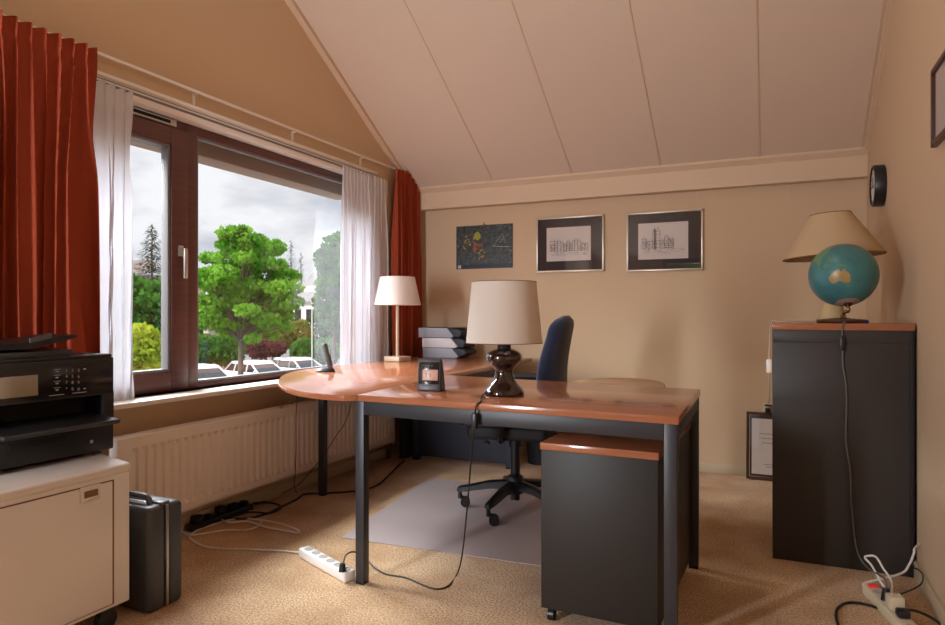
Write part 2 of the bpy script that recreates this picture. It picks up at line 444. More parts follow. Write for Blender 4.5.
# the awning box / eaves board outside, over the glass
ab = MB()
pz = at_x(196.5, 160.8, XG - .25).z
ab.box(XG - .30, XL - WT, .4, at_x(341.5, 196.8, XG - .25).y, pz, pz + .085, .01)
ab.box(XG - .28, XL - WT + .0, .4, at_x(341.5, 196.8, XG - .25).y, pz + .09, pz + .2, .01, 1)
aw = solo('awning_box', ab, ['awning_b', 'greydark'], 'long beige awning box fixed outside above the window', 'awning', (XG - .22, 2.5, pz))

# rear window (behind the camera)
rw = MB()
def rrect(mb, x0, x1, z0, z1, wd, y0, y1):
    mb.box(x0, x0 + wd, y0, y1, z0, z1, .004).box(x1 - wd, x1, y0, y1, z0, z1, .004).box(x0, x1, y0, y1, z0, z0 + wd, .004).box(x0, x1, y0, y1, z1 - wd, z1, .004)
rrect(rw, RX0, RX1, RZ0, RZ1, .06, YR - .12, YR - .06)
w2 = struct('window_2', rw, 'winframe')
struct('pane', MB().box(RX0 + .05, RX1 - .05, YR - .092, YR - .088, RZ0 + .05, RZ1 - .05), 'glass', w2)

rw = MB()
rrect(rw, RA0, RA1, .55, 2.05, .035, YR - .12, YR - .06)
struct('lamp_opening', rw, 'winframe')  # frame of the opening added for the rear area lamp

# ------------------------------------------------------------------ curtains and rails
def curtain(y0, y1, zb, zt, xc, pleats, amp, seed, taper=0.0, head=.075, drift=1.0):
    """pleated cloth: tight pinched heading of height head, then folds that merge and drift on the way down"""
    rnd = random.Random(seed); ph = [rnd.uniform(0, 2 * PI) for _ in range(8)]
    am = [rnd.uniform(.4, 1.2) for _ in range(pleats + 2)]; L_ = y1 - y0; Hc = zt - zb
    def fn(u, v):
        t = u * pleats; i = int(min(t, pleats - 1e-6)); f = t - i; d = v * Hc
        m = am[i] * (1 - f) + am[i + 1] * f
        fall = min(1, max(0, (d - head) / .5))
        pinch = math.exp(-((d - head) / .022) ** 2)
        tt = t + drift * fall * (.55 * math.sin(2 * PI * u * 2.3 + ph[0] + 1.2 * v) + .38 * math.sin(2 * PI * u * 5.1 + ph[1] + 2.5 * v))
        w = math.sin(2 * PI * tt)
        fold = math.copysign(abs(w) ** .75, w) * m
        big = .75 * math.sin(2 * PI * tt * .37 + ph[2]) + .35 * math.sin(2 * PI * tt * .61 + ph[3])
        x = xc + amp * ((.5 + .25 * fall) * fold * (1 - .55 * pinch) + .55 * fall * big) / 1.25
        y = y0 + L_ * u + .30 * L_ / pleats * math.cos(2 * PI * tt) * .6 + taper * v * (u - .3) * L_
        z = zt - d + .008 * math.cos(2 * PI * t) * max(0, 1 - d / .05) + .004 * math.sin(ph[4] + 9 * u)
        return Vector((x, y, z))
    rows = 46
    def fv(u, v): return fn(u, v ** 1.6)
    return MB().grid(fv, pleats * 12, rows)
XRC, XSC = -2.642, -2.693
cu = thing('curtain', 'rust red pleated curtain hanging left of the window behind the printer', 'curtain', (XRC, 1.4, .45), 'rust red curtains')
o = link('cloth', curtain(.72, at_x(95, 58, XRC).y, .44, 2.236, XRC, 21, .034, 3, taper=.03), 'red', cu); solidify(o, .003)
cu = thing('curtain', 'narrow rust red curtain gathered in the corner right of the window', 'curtain', (XRC, 4.45, .2), 'rust red curtains')
o = link('cloth', curtain(at_x(395, 172, XRC).y, at_x(419, 182, XRC).y, .62, 2.228, XRC, 7, .034, 5, taper=.03, drift=.25), 'red', cu); solidify(o, .003)
cu = thing('sheer_curtain', 'white sheer curtain over the left end of the window by the red curtain', 'curtain', (XSC, 2.0, WZ0), 'white sheer curtains')
o = link('cloth', curtain(1.84, at_x(131.5, 97, XSC).y, WZ0 + .002, 2.125, XSC, 6, .015, 11, taper=.04), 'sheer', cu)
cu = thing('sheer_curtain', 'white sheer curtain at the right end of the window behind the white lamp', 'curtain', (XSC, 4.0, WZ0), 'white sheer curtains')
o = link('cloth', curtain(at_x(342, 168, XSC).y, at_x(387, 183, XSC).y, WZ0 + .002, 2.125, XSC, 13, .016, 12, taper=.04), 'sheer', cu)
XRAIL = -2.692; ZRAIL = at_x(240, 108.6, XRAIL).z
rl = thing('curtain_rail', 'thin white curtain rail on small brackets above the window', 'curtain rail', (XRAIL, 3, 2.23))
link('rail', MB().box(XRAIL - .006, XRAIL + .006, .5, 4.72, ZRAIL - .007, ZRAIL + .007, .002), 'white', rl)
for px, py in ((193, 100), (292, 134), (360, 158), (20, 50)):
    y = at_x(px, py, XL).y if px > 30 else 1.0
    link('bracket', MB().box(XL, XRAIL, y - .006, y + .006, ZRAIL - .013, ZRAIL - .007, .001).box(XL, XL + .006, y - .009, y + .009, ZRAIL - .065, ZRAIL - .007, .001), 'white', rl)

# ------------------------------------------------------------------ radiator
XRD = -2.575
rd = thing('radiator', 'long cream panel radiator with vertical ribs under the window', 'radiator', (XRD, 3.0, .13))
RY0, RY1 = 1.97, 4.27
pitch = .0473; n = int((RY1 - RY0 - .08) / pitch); off = (RY1 - RY0 - n * pitch) / 2
pts = [(RY0, 0), (RY0 + off, 0)]
for i in range(n):
    a = RY0 + off + i * pitch
    pts += [(a + pitch * .18, 0), (a + pitch * .34, 1), (a + pitch * .72, 1), (a + pitch * .88, 0)]
pts += [(RY1 - off, 0), (RY1, 0)]
def radface(mb):
    zs = [(.148, 0), (.185, 0), (.205, 1), (.485, 1), (.505, 0), (.548, 0)]
    V = [[mb.bm.verts.new((XRD - .012 * (d * e), y, z)) for z, e in zs] for y, d in pts]
    for A, B in zip(V, V[1:]):
        for j in range(len(zs) - 1): mb.bm.faces.new((A[j], B[j], B[j + 1], A[j + 1]))
    return mb
o = link('front_panel', radface(MB()), 'rad', rd, angle=25)
rb = MB().box(XRD - .09, XRD - .014, RY0, RY1, .15, .545, .004)
rb.box(XRD - .092, XRD + .001, RY0 - .004, RY1 + .004, .543, .556, .004)
rb.box(XRD - .092, XRD + .001, RY0 - .004, RY0, .150, .55).box(XRD - .092, XRD + .001, RY1, RY1 + .004, .150, .55)
rb.box(XRD - .016, XRD, RY0, RY1, .145, .151)
link('casing', rb, 'rad', rd)
for y in (2.2, 3.9):
    link('wall_bracket', MB().box(XL, XRD - .085, y - .02, y + .02, .16, .5), 'rad', rd)
pp = MB()
pp.tube([(XL + .05, RY1 + .09, .0), (XL + .05, RY1 + .09, .13), (XL + .055, RY1 + .07, .145), (XRD - .05, RY1 + .0, .15)], .009)
pp.tube([(XL + .04, 3.3, .112), (XL + .04, RY1 + .02, .112), (XL + .045, RY1 + .05, .11), (XL + .05, RY1 + .06, .0)], .008)
pp.cyl((XL + .05, RY1 + .09, .10), (XL + .05, RY1 + .09, .19), .017)
link('pipes', pp, 'brass', rd)
vv = MB().cyl((XL + .04, 3.95, .105), (XRD - .03, 3.95, .125), .013).cyl((XL + .04, 3.95, .09), (XL + .04, 3.95, .13), .014)
link('valve', vv, 'chrome', rd)
link('bleed_key', MB().tube([(XRD - .02, 3.03, .556), (XRD - .01, 3.05, .572), (XRD - .005, 3.11, .575), (XRD - .005, 3.12, .566)], .005), 'brass', rd, parent=None)

# ------------------------------------------------------------------ big L desk
T, TH = .77, .026
dk = thing('desk', 'large L-shaped desk with cherry wood top and dark grey square steel legs', 'desk', (-1.3, 2.9, 0))
FLJ, FRC, BRC = at_z(357, 394.7, T), at_z(678.7, 417, T), at_z(700.5, 389.5, T)
BLC = at_z(446, 375, T)
top = MB().prism([(FLJ.x, FLJ.y), (FRC.x, FRC.y), (BRC.x, BRC.y), (BLC.x, BLC.y)], T - TH, T, bevel=.003)
link('main_top', top, 'wood', dk, angle=30)
arc = [at_z(x, y, T) for x, y in ((346, 395.2), (335, 394.6), (318, 393.2), (301.6, 391), (291, 388.6), (284.7, 386.4), (280, 383.6), (278, 380.6), (280, 377), (284.7, 373.9), (292, 371.6), (301.6, 369.6))]
ap = [(FLJ.x, FLJ.y - .004)] + [(p.x, p.y) for p in arc] + [(-2.555, 3.3), (-2.555, 4.76), (-1.655, 4.76), (BLC.x - .001, BLC.y)]
# smooth the arc points
def chaikin(P, i0, i1):
    Q = P[:i0]
    for i in range(i0, i1):
        a, b = P[i], P[i + 1]
        Q += [(a[0] * .75 + b[0] * .25, a[1] * .75 + b[1] * .25), (a[0] * .25 + b[0] * .75, a[1] * .25 + b[1] * .75)]
    return Q + P[i1 + 1:]
ap = chaikin(ap, 1, 13)
rt = MB().prism([(x + (0.0006 if False else 0), y) for x, y in ap], T - TH - .0, T - .0006, bevel=.003)
link('return_top', rt, 'wood_y', dk, angle=30)
def leg(x, y, s=.04, z1=T - TH, m='deskmetal'):
    mb = MB().box(x - s / 2, x + s / 2, y - s / 2, y + s / 2, .012, z1, .002)
    o = link('leg', mb, m, dk)
    return link('foot', MB().box(x - s / 2 + .001, x + s / 2 - .001, y - s / 2 + .001, y + s / 2 - .001, 0, .012), 'blk', dk, parent=o)
l_fl = Vector((-1.522, 2.272)); l_fr = Vector((FRC.x - .028, FRC.y + .035)); l_br = Vector((-.305, 3.005)); l_bl = Vector((-2.485, 3.285))
for p in (l_fl, l_fr, l_br, l_bl): leg(p.x, p.y)
def rail(a, b, h=.055, t=.022, z1=T - TH):
    a = Vector((a.x, a.y, 0)); b = Vector((b.x, b.y, 0)); d = b - a; L_ = d.length; ang = math.atan2(d.y, d.x)
    mb = MB().box(0, L_, -t / 2, t / 2, z1 - h, z1, .002)
    mb.xf(Matrix.Translation(a) @ Matrix.Rotation(ang, 4, 'Z'))
    return link('apron_rail', mb, 'deskmetal', dk)
rail(l_fl + Vector((.02, -.008)), l_fr + Vector((-.02, -.008)))
rail(l_fr + Vector((.008, .02)), l_br + Vector((.008, -.02)))
rail(Vector((-1.57, 3.16)), l_br + Vector((-.02, .0)))
rail(l_fl + Vector((0, .02)), Vector((-1.585, 3.14)))
link('end_bracket', MB().prism([(l_fr.y + .02, .69), (l_fr.y + .02, .56), (l_fr.y + .045, .60), (l_fr.y + .07, .69)], l_fr.x + .0, l_fr.x + .019, axis='x'), 'deskmetal', dk)
# end panel and rear legs of the return
mp = MB().box(-2.44, -1.72, 4.405, 4.425, .03, T - TH, .002)
link('modesty_panel', mp, 'panel', dk)
leg(-2.46, 4.41, .05, m='panel'); leg(-1.70, 4.41, .05, m='panel')
sp = MB().box(-2.55, -2.50, 4.30, 4.75, .02, T - TH, .002)
link('side_panel', sp, 'blk_matt', dk)
rr = MB().box(-1.70, -1.68, 3.2, 4.4, T - TH - .05, T - TH, .002)
link('apron_rail', rr, 'deskmetal', dk)
rr = MB().box(-2.48, -2.46, 3.3, 4.4, T - TH - .05, T - TH, .002)
link('apron_rail', rr, 'deskmetal', dk)

# half-round meeting table end behind the desk
mt = thing('round_table', 'round pale wood table top just behind the desk and blue chair', 'table', (-.70, 3.28, 0))
cxr, cyr, rrx, rry = -.80, 3.10, .345, .37
pl = [(-.675 + .225 * math.cos(a), 3.14 + .345 * math.sin(a)) for a in [PI * i / 28 for i in range(29)]]
link('table_top', MB().prism(pl, T - .03, T - .004, bevel=.003), 'woodpale', mt, angle=30)
link('pedestal', MB().box(-.78, -.66, 3.20, 3.34, .03, T - .03, .01).box(-.86, -.58, 3.14, 3.40, 0, .03, .008), 'blk_matt', mt)

# ------------------------------------------------------------------ drawer pedestal under the desk
pA = at_z(541, 612, .05)
px0, py0 = pA.x - .012, pA.y + .035
pd = thing('drawer_pedestal', 'dark grey mobile drawer pedestal with cherry top under the desk', 'drawer unit', (px0 + .2, py0 + .35, 0))
PW, PD, PH = .41, .72, .640
rz = (-.035, px0, py0)
link('body', MB().box(px0, px0 + PW, py0, py0 + PD, .05, PH - .026, .003, rot=rz), 'pedmetal', pd)
link('top', MB().box(px0 - .003, px0 + PW + .003, py0 - .004, py0 + PD + .003, PH - .026, PH, .003, rot=rz), 'wood', pd)
for dx, dy in ((.03, .03), (PW - .03, .03), (.03, PD - .03), (PW - .03, PD - .03)):
    c_ = MB().cyl((px0 + dx - .011, py0 + dy, .021), (px0 + dx + .011, py0 + dy, .021), .021)
    c_.cyl((px0 + dx, py0 + dy, .03), (px0 + dx, py0 + dy, .05), .012)
    link('caster', c_.xf(Matrix.Translation((px0, py0, 0)) @ Matrix.Rotation(rz[0], 4, 'Z') @ Matrix.Translation((-px0, -py0, 0))), 'blk', pd)

# ------------------------------------------------------------------ chair mat
ma = [at_z(341, 538), at_z(429, 478), Vector((-.75, 3.86, 0)), Vector((-.70, 2.75, 0))]
cm = MB().prism([(p.x, p.y) for p in ma], .0015, .004)
solo('chair_mat', cm, 'mat', 'clear greyish vinyl chair mat on the carpet under the desk', 'floor mat', (-1.3, 3.3, 0.0015))

# ------------------------------------------------------------------ office chair
ccx, ccy = -1.308, 3.475
FZ = .004
ch = thing('office_chair', 'navy blue office chair with black star base behind the desk', 'office chair', (ccx, ccy, FZ))
fd = math.radians(187)                                # facing direction
fv = Vector((math.cos(fd), math.sin(fd), 0)); sv = Vector((-fv.y, fv.x, 0))
def CP(f, s, z): return Vector((ccx, ccy, 0)) + fv * f + sv * s + Vector((0, 0, z))
bs = MB()
bs.cyl((ccx, ccy, .06), (ccx, ccy, .21), .026)
bs.lathe([(0, .10), (.045, .10), (.055, .13), (.045, .19), (.034, .2), (0, .2)], (ccx, ccy, 0), 24)
base = link('hub', bs, 'blk', ch)
for k_ in range(5):
    a = math.radians(192.5 + 72 * k_); d = Vector((math.cos(a), math.sin(a), 0)); s_ = Vector((-d.y, d.x, 0))
    mb = MB(); c0 = Vector((ccx, ccy, 0))
    prof = [(.02, .175, .125, .026), (.15, .160, .118, .024), (.28, .128, .094, .020), (.325, .118, .090, .018), (.335, .105, .095, .014)]
    V = []
    for r_, zt_, zb_, hw in prof:
        V.append([mb.bm.verts.new(c0 + d * r_ + s_ * u + Vector((0, 0, z))) for u, z in ((-hw, zb_), (hw, zb_), (hw, zt_ - .008), (hw * .6, zt_), (-hw * .6, zt_), (-hw, zt_ - .008))])
    for A, B in zip(V, V[1:]):
        for j in range(6): mb.bm.faces.new((A[j], A[(j + 1) % 6], B[(j + 1) % 6], B[j]))
    mb.bm.faces.new(V[0]); mb.bm.faces.new(V[-1]); bmesh.ops.recalc_face_normals(mb.bm, faces=mb.bm.faces[:])
    ar = link('star_arm', mb, 'blk', ch, parent=base)
    cst = MB(); e = c0 + d * .318; q = Vector((math.cos(a + .9), math.sin(a + .9), 0)); qq = Vector((-q.y, q.x, 0))
    e2 = e + RT * .030; q = FW.copy()
    for sg in (-1, 1): cst.cyl(e2 + q * (.008 * sg) + Vector((0, 0, FZ + .027)), e2 + q * (.024 * sg) + Vector((0, 0, FZ + .027)), .027, seg=18)
    cst.cyl(e + Vector((0, 0, .05)), e + Vector((0, 0, .1)), .012).tube([e + Vector((0, 0, .062)), e + RT * .012 + Vector((0, 0, .056)), e2 + Vector((0, 0, .034))], .011, 8)
    cst.cyl(e2 + q * -.012 + Vector((0, 0, .031)), e2 + q * .012 + Vector((0, 0, .031)), .024)
    link('caster', cst, 'blk', ch)
link('gas_lift', MB().cyl((ccx, ccy, .19), (ccx, ccy, .40), .026).cyl((ccx, ccy, .36), (ccx, ccy, .43), .036), 'blk', ch)
me_ = MB().box(-.14, .14, -.07, .07, .405, .445, .012)
me_.xf(Matrix.Translation((ccx, ccy, 0)) @ Matrix.Rotation(fd, 4, 'Z'))
link('mechanism', me_, 'blk_matt', ch)
def rounded(x0, x1, y0, y1, z0, z1, bv):
    mb = MB(); mb.box(x0, x1, y0, y1, z0, z1, bv, seg=4); return mb
sl2 = rounded(-.22, .22, -.22, .22, .424, .505, .025)
link('seat_shell', sl2.xf(Matrix.Translation((ccx, ccy, 0)) @ Matrix.Rotation(fd, 4, 'Z')), 'blk_matt', ch)
st = rounded(-.23, .24, -.235, .235, .498, .565, .03)
st.xf(Matrix.Translation((ccx, ccy, 0)) @ Matrix.Rotation(fd, 4, 'Z'))
link('seat', st, 'chairblue', ch)
bk = MB()
def bkf(u, v):
    # closed cross-section loop (u) along height (v); width across sv, thickness along fv
    z = .50 + .592 * v
    hw = (.185 + .035 * math.sin(PI * min(1, v * 1.25))) * (1 if v < .86 else math.sqrt(max(.0, 1 - ((v - .86) / .15) ** 2)) * .9 + .1)
    th = (.056 - .014 * v) * (1 if v < .9 else math.sqrt(max(.02, 1 - ((v - .9) / .102) ** 2)))
    a = 2 * PI * u; ca, sa = math.cos(a), math.sin(a)
    sx = math.copysign(abs(ca) ** .45, ca) * hw; tf = math.copysign(abs(sa) ** .6, sa) * th
    lean = -.262 - .012 * v + .03 * math.sin(PI * v * 1.2) + .05 * (abs(sx) / .2) ** 2 * .8
    return CP(lean + tf, sx, z)
bk.grid(bkf, 40, 26, closed_u=True)
bm_ = bk.bm
bmesh.ops.holes_fill(bm_, edges=[e for e in bm_.edges if e.is_boundary]); bmesh.ops.recalc_face_normals(bm_, faces=bm_.faces[:])
link('backrest', bk, 'chairblue', ch, angle=60)
sp = MB().tube([CP(-.10, 0, .425), CP(-.26, 0, .43), CP(-.325, 0, .50), CP(-.33, 0, .66)], .022)
link('back_support', sp, 'blk', ch)
for sg in (-1, 1):
    am = MB()
    am.tube([CP(.02, sg * .20, .435), CP(.02, sg * .265, .44), CP(.0, sg * .275, .55), CP(-.01, sg * .275, .70)], .016)
    am.tube([CP(.14, sg * .272, .712), CP(.05, sg * .275, .722), CP(-.10, sg * .275, .722), CP(-.17, sg * .27, .702)], .022)
    link('armrest', am, 'blk', ch)
for px, py, lx, ly in ((464, 425, 472, 421), (486.5, 443, 486, 428)):
    a_ = at_y(px, py, 3.30); c_ = at_y(lx, ly, 3.36)
    lv = MB().tube([Vector((ccx, ccy, .43)), c_, a_ + Vector((0, 0, .012))], .005)
    lv.sphere(a_, .022, .012, .010)
    link('lever', lv, 'blk', ch)

bn = at_z(535.5, 466, 0)
wb = thing('waste_bin', 'black waste bin on the carpet behind the office chair', 'bin', (bn.x, bn.y + .12, 0))
link('bucket', MB().lathe([(0, 0), (.095, 0), (.125, .34), (.121, .34), (.092, .006), (0, .006)], (bn.x, bn.y + .12, 0), 36), 'blk_matt', wb)
link('rim', MB().tube([(bn.x + .124 * math.cos(2 * PI * i / 36), bn.y + .12 + .124 * math.sin(2 * PI * i / 36), .34) for i in range(37)], .004, 6, smooth=0), 'blk', wb)

# ------------------------------------------------------------------ black storage cabinet at the right
CYF = 3.26
cl, cr = at_y(772.5, 400, CYF).x, at_y(913.5, 400, CYF).x
cb = thing('storage_cabinet', 'tall charcoal storage cabinet with cherry wood top at the right wall', 'cabinet', ((cl + cr) / 2, CYF + .22, 0))
CD = .46
link('body', MB().box(cl, cr - .012, CYF, CYF + CD, .0, 1.028, .003), 'cabmetal', cb)
link('top_rail', MB().box(cl, cr - .012, CYF - .002, CYF + .02, .972, 1.028, .002), 'cabmetal', cb)
link('side_panel', MB().box(cr - .012, cr + .004, CYF - .002, CYF + CD, 0, 1.028, .002), 'blk_matt', cb)
link('top', MB().box(cl - .003, cr + .006, CYF - .006, CYF + CD + .004, 1.028, 1.058, .003), 'wood', cb)
CT = 1.058

# globe
gp = at_y(843, 275, 3.40); GR = .141
gb = thing('globe', 'blue desk globe showing Australia on the charcoal cabinet', 'globe', (gp.x, gp.y, CT))
def ll(lat, lon): la, lo = math.radians(lat), math.radians(lon); return Vector((math.cos(la) * math.cos(lo), math.cos(la) * math.sin(lo), math.sin(la)))
LAND = {
 1: [  # warm land
  [(-11, 142), (-16, 146), (-20, 149), (-25, 153), (-32, 153), (-37.5, 150), (-39, 146), (-38, 141), (-34.5, 137.5), (-32, 133), (-32, 128), (-34, 123.5), (-35, 117.5), (-31, 115.5), (-26, 113.5), (-22, 114), (-20, 119), (-17, 122.5), (-14, 127), (-12, 131), (-12, 136), (-15, 136), (-17.5, 140)],
  [(-41, 145), (-41, 148), (-43.5, 147)],
  [(37, 10), (30, 32), (12, 43), (11, 51), (0, 42), (-15, 40), (-26, 33), (-34, 26), (-34, 18), (-17, 12), (4, 9), (5, -7), (15, -17), (30, -10), (36, -5)],
  [(12, -72), (8, -60), (-5, -35), (-23, -42), (-38, -57), (-54, -68), (-40, -73), (-18, -70), (-5, -81)],
  [(70, -160), (70, -80), (48, -55), (30, -81), (25, -98), (10, -84), (20, -105), (35, -121), (58, -137), (58, -160)]],
 2: [  # green land
  [(-1, 131), (-3, 141), (-6, 147), (-10, 150), (-8, 144), (-8, 138), (-4, 133)],
  [(-35, 173), (-38, 178), (-41, 175), (-39, 174)], [(-41, 173), (-43, 172), (-46, 169), (-45, 167)],
  [(6, 117), (1, 118), (-4, 115), (-2, 110), (2, 111)], [(5, 96), (-1, 104), (-6, 105), (0, 99)], [(-6, 106), (-7, 114), (-9, 114), (-8, 107)],
  [(1, 121), (-2, 122), (-5, 120), (-1, 119)], [(18, 121), (13, 124), (7, 126), (6, 122), (12, 120)],
  [(72, 30), (75, 110), (68, 178), (60, 163), (54, 140), (40, 122), (30, 122), (21, 109), (10, 106), (2, 103), (15, 97), (22, 90), (8, 78), (22, 69), (25, 58), (15, 50), (13, 44), (30, 35), (37, 28), (45, 30), (60, 30)]],
}
def inpoly(la, lo, P):
    c_ = False; n_ = len(P)
    for i in range(n_):
        (a1, o1), (a2, o2) = P[i], P[(i + 1) % n_]
        if (o1 > lo) != (o2 > lo) and la < (a2 - a1) * (lo - o1) / (o2 - o1) + a1: c_ = not c_
    return c_
def globemesh():
    mb = MB(); NU, NV = 180, 90
    Vt = [[None] * NU for _ in range(NV + 1)]
    for j in range(NV + 1):
        for i in range(NU): Vt[j][i] = mb.bm.verts.new(ll(-90 + 180 * j / NV, -180 + 360 * i / NU) * GR) if 0 < j < NV else None
    S = mb.bm.verts.new((0, 0, -GR)); Nn = mb.bm.verts.new((0, 0, GR))
    for j in range(NV):
        la = -90 + 180 * (j + .5) / NV
        for i in range(NU):
            lo = -180 + 360 * (i + .5) / NU; i2 = (i + 1) % NU
            vs = [S, Vt[1][i2], Vt[1][i]] if j == 0 else ([Vt[j][i], Vt[j][i2], Nn] if j == NV - 1 else [Vt[j][i], Vt[j][i2], Vt[j + 1][i2], Vt[j + 1][i]])
            f = mb.bm.faces.new(vs)
            mi = 0
            for k_, PL in LAND.items():
                if any(inpoly(la, lo, P) for P in PL): mi = k_
            if la < -70: mi = 3
            f.material_index = mi
    bmesh.ops.recalc_face_normals(mb.bm, faces=mb.bm.faces[:])
    return mb
M['ocean'] = mat('globe_ocean', rgb(56, 116, 122), .3, noise=(9, rgb(74, 132, 136), (1, 1, 1), 6))
M['land_w'] = mat('globe_dry_land', rgb(188, 150, 92), .35, noise=(20, rgb(160, 138, 84), (1, 1, 1), 5))
M['land_g'] = mat('globe_green_land', rgb(96, 142, 104), .35)
M['land_s'] = mat('globe_ice', rgb(176, 150, 134), .35)
gc = Vector((gp.x, gp.y, gp.z))
toward = (EYE - gc).normalized()
# orient: chosen lat/lon faces the camera, north tilted to the upper left
lat0, lon0 = -23, 140
v0 = ll(lat0, lon0); n0 = Vector((0, 0, 1)); n0 = (n0 - v0 * n0.dot(v0)).normalized(); e0 = n0.cross(v0)
up_ = (Vector((0, 0, 1)) - toward * toward.z).normalized(); rg_ = up_.cross(toward)
tl = math.radians(8); nn = up_ * math.cos(tl) - rg_ * math.sin(tl); ee = nn.cross(toward)
A = Matrix((v0, n0, e0)).transposed(); B = Matrix((toward, nn, ee)).transposed()
R3 = B @ A.inverted()
g = globemesh(); g.xf(Matrix.Translation(gc) @ R3.to_4x4())
link('ball', g, ['ocean', 'land_w', 'land_g', 'land_s'], gb)
ax = (R3 @ Vector((0, 0, 1))).normalized(); south = gc - ax * GR
link('pole_cap', MB().cyl(south + ax * .010, south - ax * .010, .022, .012), 'blk_matt', gb)
north = gc + ax * GR
link('axis_pin', MB().cyl(north - ax * .01, north + ax * .014, .004), 'blk', gb)
gbx, gby = gp.x - .005, gp.y + .01
arm = MB().tube([south - ax * .008, south - ax * .022 + Vector((0, 0, -.012)), Vector((gbx + .01, gby, CT + .05)), Vector((gbx, gby, CT + .018))], .007)
link('arm', arm, 'brass', gb)
link('base', MB().lathe([(0, 0), (.098, 0), (.102, .008), (.098, .016), (.06, .019), (.02, .024), (0, .024)], (gbx, gby, CT)), 'framewood', gb)

# cone lamp behind the globe
lp = at_y(829, 300, 3.56)
LX, LY = at_y(833, 300, 3.65).x, 3.65
la = thing('table_lamp', 'tan cone shade lamp with cream base behind the globe', 'lamp', (LX, LY, CT), 'table lamps')
link('base', MB().lathe([(0, 0), (.06, 0), (.062, .012), (.052, .05), (.035, .10), (.026, .15), (.022, .22), (0, .22)], (LX, LY, CT)), 'cream_cer', la)
link('stem', MB().cyl((LX, LY, CT + .2), (LX, LY, CT + .42), .008), 'brass', la)
zb_ = at_y(829, 257, LY).z; zt_ = at_y(825, 214.5, LY).z
dl = (EYE - Vector((LX, LY, H))).length
rb_, rt_ = .222, .090
sh = MB().lathe([(rb_ - .003, 0.003), (rb_, 0), (rt_, zt_ - zb_), (rt_ - .003, zt_ - zb_ - .002), (rb_ - .003, .003)], (0, 0, 0), 64)
tilt = Matrix.Translation((LX, LY, zb_)) @ Matrix.Rotation(math.radians(-3), 4, 'Y')
so_ = link('lamp_shade', sh.xf(tilt), 'shade_tan', la)
for r_, z_ in ((rb_, 0), (rt_, zt_ - zb_)):
    ed = MB().tube([(r_ * math.cos(2 * PI * i / 48), r_ * math.sin(2 * PI * i / 48), z_) for i in range(49)], .0022, 6, smooth=0)
    link('shade_trim', ed.xf(tilt), 'shade_edge', la, parent=so_)
br = MB()
for i in range(3):
    a = 2 * PI * i / 3; br.tube([(0, 0, zt_ - zb_ - .01), (rt_ * math.cos(a), rt_ * math.sin(a), zt_ - zb_ - .004)], .002, 6, smooth=0)
br.cyl((0, 0, -.02), (0, 0, zt_ - zb_ - .008), .006)
link('shade_carrier', br.xf(tilt), 'brass', la)
# small blue tray under/next to the lamp
bp_ = at_z(826, 321, CT)
solo('box', MB().box(bp_.x - .05, bp_.x + .07, 3.345, 3.42, CT, CT + .014, .003), mat('navy_card', rgb(34, 50, 82), .4), 'flat dark blue box lying by the foot of the globe', 'box', (bp_.x, 3.38, CT))

